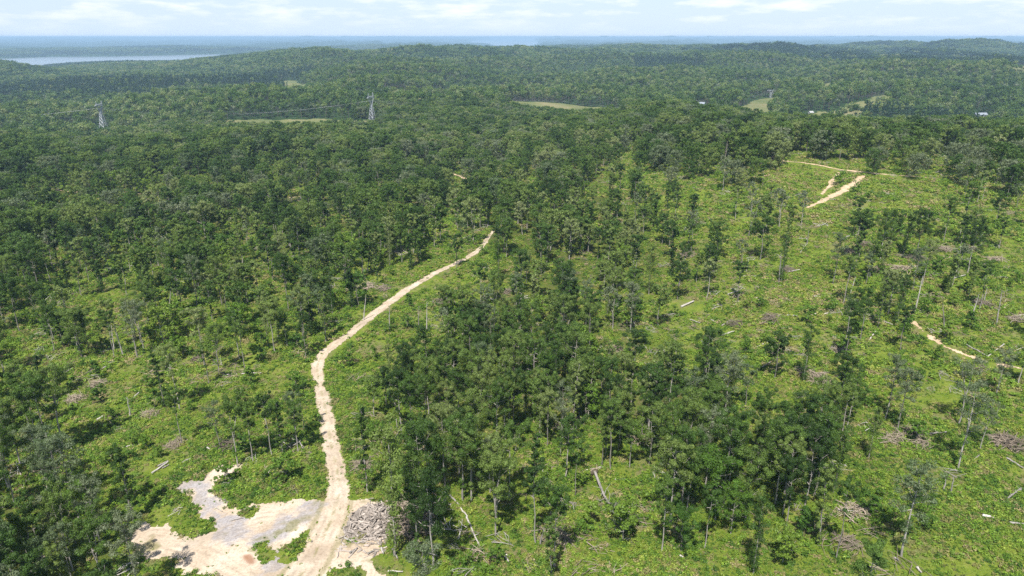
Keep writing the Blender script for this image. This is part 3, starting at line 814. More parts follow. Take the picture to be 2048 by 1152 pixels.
# trees read off the photo one by one: (base u, base v, top v, kind)
KEY = [(475,935,792,2),(507,926,800,0),(545,912,790,1),(566,908,795,6),(597,906,800,0),(363,890,775,1),(440,900,800,8),(1672,1118,965,10),(1803,1112,925,9),(1916,938,768,8),
       (1690,718,600,0),(1800,702,612,1),(1549,757,668,3),(788,1112,835,7),(868,1132,950,3),(835,1100,965,4),(1072,1088,930,1),(1340,1052,880,4),(1373,1036,900,0),(1362,1030,860,3),(1795,862,735,9),
       (228,702,600,1),(275,716,620,8),(410,735,615,0),(490,737,640,1),(735,985,800,6),(826,896,745,0),(825,985,850,7),(1130,955,830,2),(1150,992,880,10),(1204,935,820,0),(1222,940,800,1),
       (160,1050,870,9),(80,905,745,1),(105,920,750,0),(125,900,730,2),(60,860,720,7),(20,980,840,8),(1430,1040,905,11),(1490,1040,900,5),(1565,1030,880,4),(1610,1010,860,5),(980,985,870,8),
       (1066,995,860,6),(1245,1085,1000,11),(1565,1130,1060,11),(1520,520,430,3),(1415,565,490,4),(1990,455,385,3),(1350,345,292,4),(1935,545,450,3),(1830,525,420,4),(1760,520,420,3),(1780,490,425,5),(1960,900,800,8)]
KEY = [k for k in KEY]
kp, kt = hit([k[0] for k in KEY], [k[1] for k in KEY])
kh = []
for (uu, vb, vt, kk), p in zip(KEY, kp):
    hs = np.linspace(3, 32, 200); _, vv, _ = project(np.full(200, p[0]), np.full(200, p[1]), p[2] + hs)
    kh.append(float(np.interp(-vt, -vv, hs)))
kh = np.array(kh)
far_from_key = np.ones(len(NX), bool)
for p in kp: far_from_key &= np.hypot(NX - p[0], NY - p[1]) > 3.6
NX, NY, NZ, hgt, kind, rot = (a[far_from_key] for a in (NX, NY, NZ, hgt, kind, rot))
NX = np.concatenate([NX, kp[:, 0]]); NY = np.concatenate([NY, kp[:, 1]]); NZ = np.concatenate([NZ, kp[:, 2]])
kkind = np.array([k[3] for k in KEY])
hgt = np.concatenate([hgt, kh / np.array(HK)[kkind]]); kind = np.concatenate([kind, kkind]); rot = np.concatenate([rot, rs.uniform(0, 6.28, len(KEY))])

# the trees that show largest become things of their own, the rest the far wood
u, v, d = project(NX, NY, NZ); ut, vt, _ = project(NX, NY, NZ + hgt * np.array(HK)[kind])
mm_ = 3.0 * FPX / d
seen = (np.maximum(u, ut) > -mm_ * 0.3) & (np.minimum(u, ut) < 2048 + mm_ * 0.3) & (vt < 1150) & (d > 40)
size = np.where(seen, (v - vt) / 1.0, -1)
order = np.argsort(-size); own = order[:300]
is_own = np.zeros(len(NX), bool); is_own[own] = True
TREES = []
for i in own[np.argsort(d[own])]:
    k = int(kind[i]); s = float(hgt[i])
    o = empty("tree", (NX[i], NY[i], NZ[i]), rot[i]); w = 0.74 + 0.26 * random.random()
    o.scale = (s * w, s * w, s)
    a = link("trunk", TRUNK_ME[k], o); b = link("crown", CROWN_ME[k], o)
    tag(o, None, "tree", "trees left standing in the logged woods")
    TREES.append((o, k, float(u[i]), float(v[i]), float(v[i] - vt[i]), s * HK[k]))

# ---- the far wood, one object
PX, PY, PZ, PS, PR, PI_ = [], [], [], [], [], []
def addp(x, y, z, s, ids, rs):
    PX.append(x); PY.append(y); PZ.append(z); PS.append(s); PR.append(rs.uniform(0, 6.28, len(x))); PI_.append(ids)
r_ = ~is_own
back = (np.hypot(NX[r_], NY[r_]) > 400) & (rs.rand(int(r_.sum())) < np.where(NX[r_] > 90, 0.65, 0.4))
addp(NX[r_], NY[r_], NZ[r_], hgt[r_], np.where(back, np.array(edge_ids)[rs.randint(0, 4, int(r_.sum()))], np.array(mid_ids)[kind[r_]]), rs)
TWP = [((207 - 1024) / FPX * 1150, 1173.0), ((745 - 1024) / FPX * 1050, 1073.0)]      # room before the two near pylons
HP, _ = hit([1621, 1960, 1402], [228.5, 233, 212])
HOUSES = [(tuple(HP[0]), 0.4, 8, 6, 3, 'white', 'white', "small white house at the foot of the diagonal grass strip"),
          (tuple(HP[1]), 0.1, 20, 8, 3.2, 'white', 'roofgrey', "long grey roofed shed among trees near the right edge"),
          (tuple(HP[2]), -0.3, 11, 8, 4, 'white', 'roofgrey', "white house in trees left of the big grassy meadow")]
FIELDS = MEADOWS
def open_far(X, Y):
    m_ = np.zeros(len(X), bool)
    for P in FIELDS: m_ |= in_poly(X, Y, P)
    m_ |= rib_d(X, Y, COUNTRY) > -3
    for hp_ in list(HP) + TWP:
        r_h = math.hypot(hp_[0], hp_[1]); ux_, uy_ = hp_[0] / r_h, hp_[1] / r_h
        al = (X - hp_[0]) * ux_ + (Y - hp_[1]) * uy_; ac = np.abs((X - hp_[0]) * uy_ - (Y - hp_[1]) * ux_)
        m_ |= (al > -190) & (al < 16) & (ac < 13)
    for P in RIVERS: m_ |= sdist(X, Y, P) > -25
    return m_
for r0, r1, st, ids, s0, s1, am in ((640, 1150, 7.6, None, 0.75, 1.3, 0.80), (1150, 3000, 9.6, far_ids, 0.75, 1.55, 0.76), (3000, 11000, 24.0, patch_ids, 0.8, 1.2, 0.74)):
    x, y = jgrid(r0, r1, st, am, rs)
    k = ~open_far(x, y) & (rs.rand(len(x)) < 0.93); x, y = x[k], y[k]
    for rb in PATCH_R:
        if len(x): 
            k = rib_d(x, y, rb) < -1.5; x, y = x[k], y[k]
    z = terrain(x, y)
    if ids is None:
        ii = np.where(rs.rand(len(x)) < 0.94, np.array(edge_ids)[rs.randint(0, 4, len(x))], np.array(mid_ids)[np.array((0, 2, 9, 8, 4))[rs.randint(0, 5, len(x))]])
    else:
        pines = fbm(x / 700, y / 700, 57, 3) + 0.28 * (x > 900) * (y > 2200) > 0.26
        ii = np.where(pines & (rs.rand(len(x)) < 0.8), ids[-1], np.array(ids)[rs.randint(0, len(ids) - 1, len(x))])
    sc_ = rs.uniform(s0, s1, len(x)) * (1 + 0.25 * fbm(x / 60, y / 60, 13, 2))
    addp(x, y, z, sc_, ii, rs)

def scatter(name, X, Y, Z, S, Rz, I, coll, label, cat=None):
    V = np.stack([X, Y, Z], 1).astype(np.float32)
    me = bpy.data.meshes.new(name); me.vertices.add(len(V)); me.vertices.foreach_set('co', V.ravel())
    me.attributes.new('size', 'FLOAT', 'POINT').data.foreach_set('value', S.astype(np.float32))
    me.attributes.new('turn', 'FLOAT', 'POINT').data.foreach_set('value', Rz.astype(np.float32))
    me.attributes.new('sort', 'INT', 'POINT').data.foreach_set('value', I.astype(np.int32))
    me.update()
    o = link(name, me)
    g = bpy.data.node_groups.new(name + "_scatter", 'GeometryNodeTree')
    g.interface.new_socket("Geometry", in_out='INPUT', socket_type='NodeSocketGeometry')
    g.interface.new_socket("Geometry", in_out='OUTPUT', socket_type='NodeSocketGeometry')
    N, L = g.nodes, g.links
    gi, go = N.new('NodeGroupInput'), N.new('NodeGroupOutput')
    ci = N.new('GeometryNodeCollectionInfo'); ci.inputs['Collection'].default_value = coll
    ci.inputs['Separate Children'].default_value = True; ci.inputs['Reset Children'].default_value = True
    ip = N.new('GeometryNodeInstanceOnPoints'); ip.inputs['Pick Instance'].default_value = True
    def na_(nm, ty):
        q = N.new('GeometryNodeInputNamedAttribute'); q.data_type = ty; q.inputs['Name'].default_value = nm; return q.outputs['Attribute']
    cx = N.new('ShaderNodeCombineXYZ'); L.new(na_('turn', 'FLOAT'), cx.inputs['Z'])
    L.new(gi.outputs[0], ip.inputs['Points']); L.new(ci.outputs[0], ip.inputs['Instance'])
    L.new(na_('sort', 'INT'), ip.inputs['Instance Index']); L.new(cx.outputs[0], ip.inputs['Rotation']); L.new(na_('size', 'FLOAT'), ip.inputs['Scale'])
    L.new(ip.outputs[0], go.inputs[0])
    md = o.modifiers.new("scatter", 'NODES'); md.node_group = g
    tag(o, label, cat, None, 'stuff'); return o
scatter("forest", *(np.concatenate(a) for a in (PX, PY, PZ, PS, PR, PI_)), hidden, "dense green broadleaf forest covering the hills beyond the nearest trees", "forest")
print("forest points", sum(len(a) for a in PX))

# ------------------------------------------------------------------ undergrowth
bushes = bpy.data.collections.new("bush_kinds"); nb_ = 0
for k in range(9):
    rs2 = np.random.RandomState(900 + k); big = k >= 6
    nC = 7 if not big else 12
    if not big:
        C = np.stack([rs2.normal(size=nC) * 0.62, rs2.normal(size=nC) * 0.62, 0.15 + rs2.rand(nC) * 0.65], 1); Rc = np.full(nC, 0.48)
        LV, LQ = leaf_quads(rs2, C, Rc, 20, 0.34, up=0.8)
    else:
        C = np.stack([rs2.normal(size=nC) * 0.7, rs2.normal(size=nC) * 0.7, 0.5 + rs2.rand(nC) * 2.6], 1); Rc = np.full(nC, 0.62)
        LV, LQ = leaf_quads(rs2, C, Rc, 26, 0.36, up=0.6)
    me = mesh_from("bramble", LV, LQ, (M['brush'], M['brush'], M['brush'], M['brush'], M['brush_dry'], M['brush'], M['leaf_fresh'], M['leaf_fresh'], M['leaf_fresh'])[k])
    o = bpy.data.objects.new("kind_%03d" % k, me); bushes.objects.link(o)
UX, UY, US, UI = [], [], [], []
for r0, r1, st, s0 in ((70, 190, 0.66, 0.42), (190, 330, 0.95, 0.58), (330, 640, 1.6, 0.85)):
    x, y = jgrid(r0, r1, st, 0.78, rs)
    z = terrain(x, y); u2, v2, d2 = project(x, y, z)
    c2 = cover_at(u2, v2 - 8)
    nz_ = fbm(x / 9, y / 9, 55, 4)
    p = np.clip(0.8 + 1.0 * nz_, 0.12, 1) * np.where(c2 > 0.85, 0.55, 1)
    bare_d = all_bare(x, y) + edge_n(x, y, 1.4)
    k = (rs.rand(len(x)) < p) & ((bare_d < 0.15) | ((bare_d < 1.6) & (rs.rand(len(x)) < 0.10)) | ((bare_d < 9) & (rs.rand(len(x)) < 0.012))) & ~((r0 > 180) & blocks(x, y, z, 1.4 if r0 > 180 else 0.8, 0.0))
    x, y, nz_, c2, bare_d = x[k], y[k], nz_[k], c2[k], bare_d[k]
    s = s0 * np.clip(np.exp(rs.normal(0, 0.42, len(x))) * (1 + 0.9 * fbm(x / 14, y / 14, 58, 3)), 0.3, 2.0)
    s = np.where(bare_d > 0.15, np.minimum(s, s0) * 0.55, s)
    tall = (bare_d < 0) & (rs.rand(len(x)) < np.clip(0.001 + 0.008 * c2 + 0.010 * (fbm(x / 18, y / 18, 66, 3) > 0.25), 0, 0.05))
    i_ = np.where(tall, rs.randint(5, 9, len(x)), rs.randint(0, 6, len(x)))
    UX.append(x); UY.append(y); US.append(np.where(tall, s * 1.35, s)); UI.append(i_)
UX, UY, US, UI = (np.concatenate(a) for a in (UX, UY, US, UI))
scatter("undergrowth", UX, UY, terrain(UX, UY), US, rs.uniform(0, 6.28, len(UX)), UI, bushes, "bright green brambles and young regrowth covering the logged ground", "undergrowth")
print("undergrowth", len(UX))
_v = np.array([t[3] for t in TREES]); _u = np.array([t[2] for t in TREES])
print("TREES v", np.percentile(_v, [0, 10, 50, 90, 100]), np.histogram2d(_v, _u, bins=[np.arange(500, 1400, 100), np.arange(-100, 2201, 200)])[0].astype(int))

# ------------------------------------------------------------------ where things stand, in words
ZROWS = [
 (560, [(260,"on the far left wooded slope"),(700,"in woods left of the far road end"),(1010,"beside the far end of the dirt road"),(1350,"in thin woods right of the road's far end"),(1700,"on open slope below the hilltop tracks"),(9999,"on open slope under the right treeline")]),
 (640, [(260,"at the left edge above the grassy slope"),(620,"uphill of the grassy slope left of road"),(900,"beside the upper stretch of the dirt road"),(1130,"in the clearing behind the central wood"),(1400,"at the back right of the central wood"),(1700,"on the open slope of scattered logs"),(9999,"beside the narrow right track's upper end")]),
 (720, [(260,"at the left end of the grassy slope"),(640,"on the grassy slope left of the road"),(880,"near the road past its sharp bend"),(1060,"at the back left of the central wood"),(1260,"at the back of the central wood"),(1460,"at the right rim of the central wood"),(1760,"on log strewn slope left of the track"),(9999,"beside the narrow track at right")]),
 (800, [(260,"at the left edge below the grassy slope"),(640,"on the grass left of the road bend"),(860,"just right of the road bend"),(1040,"in the left half of the central wood"),(1240,"in the middle of the central wood"),(1460,"in the right half of the central wood"),(1760,"below the log strewn slope"),(9999,"below the narrow track at right")]),
 (870, [(240,"in woods along the left edge"),(640,"on the grassy bank above the dirt clearing"),(860,"right of the straight road stretch"),(1040,"in the front left of the central wood"),(1240,"in the front middle of the central wood"),(1460,"in the front right of the central wood"),(1740,"behind the dark lower right stand"),(9999,"on bushy slope at the right edge")]),
 (950, [(300,"in woods uphill left of the dirt clearing"),(640,"at the top edge of the dirt clearing"),(860,"behind the heap of cut logs"),(1100,"on the front edge of the central wood"),(1300,"behind the uprooted tree"),(1500,"at the left of the lower right stand"),(1740,"in the dark lower right stand"),(9999,"on brambles at the lower right edge")]),
 (1060,[(320,"in dense woods left of the dirt clearing"),(660,"on the dirt clearing"),(900,"beside the heap of cut logs"),(1130,"on brambles left of the uprooted tree"),(1300,"beside the uprooted tree"),(1480,"at the front of the lower right stand"),(1740,"on brambles before the lower right stand"),(9999,"on brambles near the lower right corner")]),
 (9999,[(340,"in the dense lower left corner woods"),(680,"at the bottom of the dirt clearing"),(900,"in front of the heap of cut logs"),(1150,"on brambles at the bottom centre"),(1480,"on brambles right of bottom centre"),(9999,"on brambles in the lower right corner")]),
]
def where(u, v):
    for vv, row in ZROWS:
        if v < vv:
            for uu, ph in row:
                if u < uu: return ph
ORD = ["leftmost", "second", "third", "fourth", "fifth", "sixth", "seventh", "eighth", "ninth", "tenth", "eleventh", "twelfth"]
def give_labels(items):
    """items: (object, look words, u, v); the look and the place, then the order from the left where more than one fits"""
    groups = {}
    assert all(len((it[1] + ' ' + where(it[2], it[3])).split()) < 16 for it in items)
    for it in items: groups.setdefault((it[1], where(it[2], it[3])), []).append(it)
    for (look, ph), g in groups.items():
        g.sort(key=lambda t: t[2]); n = len(g)
        for i, it in enumerate(g):
            if n == 1: t = "%s %s" % (look, ph)
            elif i == 0: t = "leftmost %s %s" % (look, ph)
            elif i == n - 1: t = "rightmost %s %s" % (look, ph)
            else: t = "%s %s from the left %s" % (ORD[min(i, 11)], look, ph)
            it[0]['label'] = t
LOOK = {0: "bare trunked tree", 1: "bare trunked tree", 2: "fork trunked tree", 3: "full crowned tree", 4: "full crowned tree", 5: "full crowned tree", 6: "narrow leafy trunked tree",
        7: "narrow leafy trunked tree", 8: "sparse pale tree", 9: "sparse pale tree", 10: "slim tuft topped tree", 11: "low fresh green tree", 12: "broad crowned tree", 13: "broad crowned tree"}
give_labels([(o, LOOK[k], uu, vb) for o, k, uu, vb, hp, hm in TREES])

# ------------------------------------------------------------------ saplings
SAP = []
for k in range(5):
    SAP.append(make_tree(60 + k, H=5.5, base=0.18, cr=1.5, style=('broad', 'cone', 'broad', 'column', 'broad')[k], per=46, leaf=0.36, nl=10, tr=0.09))
SAP_S = [p[0].mesh("stem", M['bark']) for p in SAP]; SAP_F = [mesh_from("foliage", p[1][0], p[1][1], M['leaf_fresh']) for p in SAP]
rs3 = np.random.RandomState(77)
SX, SY = jgrid(92, 330, 9.5, 0.68, rs3)
sz = terrain(SX, SY); su, sv, sdp = project(SX, SY, sz)
own_xy = np.array([(o.location.x, o.location.y) for o, *_ in TREES])
near_t = np.min(np.hypot(SX[:, None] - own_xy[None, :, 0], SY[:, None] - own_xy[None, :, 1]), 1)
ok = (su > 10) & (su < 2040) & (sv < 1150) & (near_t > 2.5) & (all_bare(SX, SY) < -1.5) & (rs3.rand(len(SX)) < 0.32)
pick = np.nonzero(ok)[0][np.argsort(sdp[ok])][:110]
its = []
for i in pick:
    k = rs3.randint(0, 5); s = rs3.uniform(0.55, 1.15)
    o = empty("sapling", (SX[i], SY[i], sz[i] - 0.1), rs3.uniform(0, 6.28)); o.scale = (s * 1.1, s * 1.1, s)
    link("stem", SAP_S[k], o); link("foliage", SAP_F[k], o)
    tag(o, None, "sapling", "young trees sprouting among the brambles")
    its.append((o, "upright green sapling" if k in (1, 3) else "bushy green sapling", float(su[i]), float(sv[i])))
give_labels(its)

# ------------------------------------------------------------------ dead standing trees
def branches(mb, rs, P, R, f0, n, L, rise=0.5):
    for q in range(n):
        f = f0 + (1 - f0) * (q + rs.rand()) / n
        p = np.array([np.interp(f, np.linspace(0, 1, len(P)), P[:, c]) for c in range(3)]); a = rs.rand() * 6.28; ln = L * (0.4 + 0.8 * rs.rand()) * (1.15 - 0.6 * f)
        e = p + np.array([math.cos(a) * ln, math.sin(a) * ln, ln * rise * (0.3 + rs.rand())]); m_ = (p + e) / 2 + rs.normal(size=3) * 0.1 * ln
        r = R * 0.4 * (1.1 - 0.6 * f); mb.tube([p, m_, e], [r, r * 0.7, r * 0.3], 5)
        if ln > 1.4: mb.tube([m_, m_ + rs.normal(size=3) * 0.35 * ln + [0, 0, 0.3 * ln]], [r * 0.5, r * 0.2], 4)
SNAGS = [  # base u, base v, top u, top v, branches
 (247,714,226,640,6),(228,703,222,650,3),(275,716,262,655,2),(1296,882,1304,756,3),(1105,795,1104,750,0),(1219,590,1231,528,3),(1068,572,1072,530,1),(853,664,854,604,1),(837,655,838,612,1),
 (1492,543,1498,515,2),(1558,566,1563,496,1),(1830,625,1843,552,3),(1110,1136,1108,1098,3),(1078,1088,1086,1050,2),(1887,980,1890,952,1),(1902,986,1902,950,2),(1520,1080,1518,1043,0),
 (262,836,252,795,4),(778,660,780,612,1),(825,905,824,850,1),(912,895,912,845,0),(1942,640,1958,588,5),(1968,604,1975,575,4),(1992,650,2004,580,5),(160,988,152,950,4),(2010,1000,2046,975,4),
 (1614,488,1616,458,1),(690,560,693,505,1),(735,548,738,500,1),(1240,575,1243,530,1),(1262,600,1258,560,1),(727,640,730,590,0),(1700,590,1712,555,2),(340,620,338,575,1),(1890,660,1886,605,2),(1105,650,1104,598,0)]
its = []
gp, gt = hit([t[0] for t in SNAGS], [t[1] for t in SNAGS])
for (bu, bv, tu, tv, nb), p, t in zip(SNAGS, gp, gt):
    rs4 = np.random.RandomState(int(bu + bv)); hs = np.linspace(1, 30, 150); _, vv, _ = project(np.full(150, p[0]), np.full(150, p[1]), p[2] + hs)
    H = float(np.interp(-tv, -vv, hs)); au, _, ad = project(p[0], p[1], p[2] + H); dx = (tu - float(au)) * float(ad) / FPX
    z = np.linspace(-0.4, H, 8); q = np.clip(z / H, 0, 1)
    P = np.stack([dx * q + np.cumsum(rs4.normal(size=8) * 0.08), np.cumsum(rs4.normal(size=8) * 0.08), z], 1)
    r0 = 0.13 + 0.011 * H
    tr = MB(); tr.tube(P, r0 + (0.06 - r0) * q, 7)
    o = empty("dead_tree", tuple(p)); tr.build("trunk", M['dead'], o)
    if nb:
        br = MB(); branches(br, rs4, P, r0, 0.45, nb, 0.26 * H); br.build("branches", M['dead'], o)
    tag(o, None, "dead tree", "dead trees still standing among the green ones")
    its.append((o, "leafless branching grey tree" if nb > 3 else "bare dead pole" if nb < 2 else "broken dead grey tree", float(bu), float(bv)))
give_labels(its)

# ------------------------------------------------------------------ logs on the ground
LOGS = [  # end u, v, end u, v, radius
 (304,948,337,926,.22),(316,934,337,924,.2),(325,938,338,931,.16),(364,927,383,919,.22),(398,920,407,912,.18),(256,806,279,787,.22),(268,825,277,819,.15),(284,820,299,808,.18),(239,898,284,890,.14),(195,842,206,835,.3),
 (415,896,421,902,.2),(426,891,433,888,.2),(458,1043,486,1038,.12),(428,994,445,1001,.1),(424,1011,445,1025,.1),(900,992,919,1014,.22),(921,1018,935,1036,.2),(933,1036,960,1096,.2),
 (1162,943,1207,936,.16),(1152,916,1172,927,.14),(829,1100,875,1115,.2),(848,1132,854,1151,.3),(1010,1115,1017,1126,.22),(1013,1112,1019,1116,.2),(1230,960,1251,960,.16),(776,1144,806,1146,.16),
 (1964,1033,1988,1040,.3),(2018,1047,2046,1051,.22),(2016,995,2046,980,.16),(2013,918,2046,939,.2),(1991,894,2013,882,.22),(1840,871,1892,867,.24),(1946,922,1960,912,.16),(1833,1137,1842,1148,.2),(1360,1113,1366,1118,.2),(1789,1117,1796,1124,.18),
 (1362,615,1387,605,.4),(1366,612,1388,604,.28),(1440,673,1468,665,.25),(1443,653,1461,643,.25),(1502,605,1539,597,.22),(1509,598,1536,593,.18),(1526,639,1563,632,.22),(1498,703,1539,685,.22),(1563,733,1576,728,.28),(1514,742,1543,725,.24),
 (1738,682,1751,665,.24),(1697,658,1714,656,.28),(1622,632,1632,629,.25),(1645,630,1656,628,.25),(1933,691,1974,715,.2),(1974,715,2008,691,.18),(1540,574,1580,572,.2),(1485,554,1512,554,.2),(1574,632,1594,634,.28),(2018,636,2046,632,.24),(1793,571,1813,557,.2),(1601,506,1614,489,.18),
 (1135,568,1150,580,.26),(1150,579,1164,591,.22),(1027,600,1060,598,.28),(1036,597,1056,593,.2),(860,605,902,602,.24),(981,598,991,605,.2),(873,580,899,578,.2),(337,703,373,696,.22),(198,742,220,732,.24),(325,679,356,678,.18),(446,752,523,749,.22),(126,749,147,737,.18),(352,561,368,566,.3),
 (1610,590,1640,596,.2),(1420,640,1436,648,.2),(1730,640,1750,640,.2),(1840,596,1862,590,.2),(1560,660,1580,655,.22),(1615,600,1640,590,.18),(1455,590,1480,582,.2),(1575,545,1600,541,.2),(1900,560,1930,552,.2),(1955,535,1975,528,.2),(1690,475,1720,470,.25),(1770,545,1800,548,.2),(1380,640,1400,648,.2),
 (2000,620,2020,610,.22),(1760,640,1785,652,.18),(700,1108,715,1098,.2),(690,1078,704,1086,.2),(763,1098,767,1110,.22),(785,1100,795,1120,.2),(715,1088,728,1084,.2),(735,1110,748,1104,.2)]
its = []
n_ = 7
for k, (u0, v0, u1, v1, r) in enumerate(LOGS):
    rs4 = np.random.RandomState(k + 40)
    ab, t_ = hit([u0, u1], [v0, v1]); q = np.linspace(0, 1, n_)
    P = ab[0][None] * (1 - q)[:, None] + ab[1][None] * q[:, None]
    L = np.linalg.norm(ab[1] - ab[0]); P[:, 2] = np.maximum(terrain(P[:, 0], P[:, 1]), P[:, 2]) + r * 0.8 + np.linspace(0.1, 0.2 + 0.015 * L, n_)
    P[1:-1] += rs4.normal(size=(n_ - 2, 3)) * 0.05
    base = P[0].copy(); mb = MB(); mb.tube(P - base, np.linspace(r, r * 0.6, n_), 7)
    o = empty("fallen_log", tuple(base)); mb.build("trunk", M['dead'], o)
    if L > 5:
        br = MB(); branches(br, rs4, P - base, r * 1.3, 0.5, 3 + int(L / 4), 0.16 * L, 0.3); br.build("branch_stubs", M['dead'], o)
    tag(o, None, "log", "logs left lying on the logged ground")
    its.append((o, "long pale fallen log" if L > 7 else "short pale log" if L < 3.5 else "pale fallen log", (u0 + u1) / 2, (v0 + v1) / 2))
give_labels(its)

# uprooted tree lying across the brambles
ab, _ = hit([1189, 1208, 1246], [955, 1000, 1062])
o = empty("uprooted_tree", tuple(ab[0])); tag(o, "pale uprooted tree lying across brambles, grey green crown towards the bottom", "fallen tree")
P = np.array([ab[0] + [0, 0, 1.6], (ab[0] + ab[1]) / 2 + [0, 0, 1.3], ab[1] + [0, 0, 1.1], (ab[1] + ab[2]) / 2 + [0, 0, 1.4], ab[2] + [0, 0, 1.8]]) - ab[0]
mb = MB(); mb.tube(P, [0.32, 0.28, 0.22, 0.14, 0.05], 8); mb.build("trunk", M['dead'], o)
rs4 = np.random.RandomState(3); br = MB(); branches(br, rs4, P, 0.3, 0.4, 16, 4.2, 0.35); br.build("branches", M['dead'], o)
mb = MB(); mb.tube([P[0] - [0.1, 0, 0], P[0] + [-0.3, 0.7, 0.2]], [1.0, 0.5], 9); branches(mb, rs4, np.array([P[0], P[0] + [-.2, .5, .2]]), 0.4, 0.0, 9, 1.4, 0.6); mb.build("root_plate", M['slash'], o)
C = np.array([P[3] + rs4.normal(size=3) * [1.6, 1.6, 0.6] for _ in range(12)] + [P[4] + rs4.normal(size=3) * [1.4, 1.4, 0.6] for _ in range(10)])
LV, LQ = leaf_quads(rs4, C, np.full(len(C), 0.9), 55, 0.3); link("wilted_crown", mesh_from("wilted_crown", LV, LQ, M['leaf_pale']), o)

# ------------------------------------------------------------------ brush piles
def tangle(rs, n, rx, h, l0, l1, r0, r1):
    mb = MB()
    for _ in range(n):
        a = rs.rand() * 6.28; f = math.sqrt(rs.rand()); x, y = f * rx * math.cos(a), f * rx * 0.8 * math.sin(a); z = 0.1 + h * (1 - f * f) * rs.rand()
        b = rs.rand() * 6.28; L = rs.uniform(l0, l1); d = np.array([math.cos(b), math.sin(b), rs.uniform(-0.15, 0.4)]) * L / 2; c = np.array([x, y, z + abs(d[2])]); r = rs.uniform(r0, r1)
        m_ = c + rs.normal(size=3) * 0.07 * L
        mb.tube([c - d, m_, c + d], [r, r * 0.8, r * 0.4], 5)
    return mb
rs4 = np.random.RandomState(17)
TANG = [tangle(rs4, 80, 2.6, 1.3, 1.5, 5.0, 0.03, 0.10).mesh("branches", M['slash']) for _ in range(4)]
PILES = [(735,576,1.3),(768,578,1.1),(885,606,1.2),(722,935,1.0),(905,912,1.0),(1280,880,1.1),(1376,512,1.4),(1130,860,1.0),(1155,845,.9),(1470,650,1.0),(1545,640,1.3),(1560,705,1.0),(1640,760,1.2),(1610,745,1.0),(1700,1090,.9),(1712,1028,1.1),(1575,540,1.0),(1755,545,1.2),
         (1800,540,1.3),(1835,520,1.2),(1885,500,1.2),(1940,500,1.0),(1990,520,1.0),(1700,505,1.0),(1730,490,1.1),(1965,610,1.1),(1870,596,1.0),(2025,890,1.2),(2005,885,1.0),(1830,870,1.0),(1790,880,1.0),(1845,890,.8),(2030,640,1.0),(400,720,.9),(640,740,.0),(350,890,.8),(455,893,.9),
         (1230,700,1.0),(1015,585,1.0),(1680,700,.9),(300,830,.8),(150,800,.9),(195,770,.9),(640,745,.0),(1110,1080,1.1),(830,1022,1.9),(815,1060,1.5),(1965,740,.8)]
PILES = [p for p in PILES if p[2] > 0]
gp, gt = hit([p[0] for p in PILES], [p[1] for p in PILES]); its = []
for k, ((uu, vv, s), p) in enumerate(zip(PILES, gp)):
    o = link("brush_pile", TANG[k % 4]); o.location = tuple(p); o.rotation_euler = (0, 0, k * 1.7); o.scale = (s, s, s * 0.95)
    tag(o, None, "brush pile", "heaps of branches left by the loggers")
    its.append((o, "large brown brush heap" if s > 1.15 else "grey brush heap" if s >= 1.0 else "small grey brush heap", float(uu), float(vv)))
give_labels(its)

# ------------------------------------------------------------------ heap of cut logs by the road
hp, _ = hit([742], [1050]); HX, HY, HZ = hp[0]
LOGV = []
for k in range(5):
    L, r = ((2.4, .15), (1.4, .19), (3.2, .10), (0.9, .22), (1.9, .09))[k]
    mb = MB(); P = np.stack([np.linspace(-L / 2, L / 2, 5), np.random.RandomState(k).normal(size=5) * 0.04, np.zeros(5)], 1); mb.tube(P, [r, r * 1.03, r * 0.97, r * 0.95, r * 0.85], 8)
    LOGV.append(mb.mesh("cut_log", M['cutlog']))
LW = ["medium grey cut log tumbled on the big heap right of the road", "short thick cut log tumbled on the big heap right of the road", "long thin pole lying on the big log heap right of the road", "stubby thick log block on the big log heap right of the road", "thin split log lying on the big log heap right of the road"]
LW2 = ["medium grey cut log lying loose below the big log heap", "short thick cut log lying loose below the big log heap", "long thin pole lying loose below the big log heap", "stubby log block lying loose below the big log heap", "thin split log lying loose below the big log heap"]
rs5 = np.random.RandomState(23)
def heap_h(x, y): return 2.3 * math.exp(-((x - 1.0) / 3.6)**2 - ((y - 1.8) / 3.4)**2) + 0.8 * math.exp(-((x + 1.5) / 3.0)**2 - ((y + 2) / 2.4)**2)
for i in range(290):
    if i < 235: x, y = rs5.normal() * 2.7 + 0.6, rs5.normal() * 2.6 + 0.8
    else: x, y = rs5.uniform(-6, 4), rs5.uniform(-9, -2)
    h = heap_h(x, y); k = rs5.randint(0, 5); loose = i >= 235
    if rib_d(np.array([HX + x]), np.array([HY + y]), ROAD)[0] > -0.8: continue
    z = float(terrain(np.array([HX + x]), np.array([HY + y]))[0]) + h * (0.55 + 0.45 * rs5.rand()) + 0.15
    o = link("cut_log", LOGV[k]); o.location = (HX + x, HY + y, z); o.rotation_euler = (rs5.rand() * 6, rs5.normal() * (0.08 if loose else 0.38), rs5.rand() * 6.28); o.scale = (1,) * 3
    tag(o, (LW2 if loose else LW)[k], "log", "cut logs heaped beside the dirt road" if not loose else "cut logs lying loose below the heap")
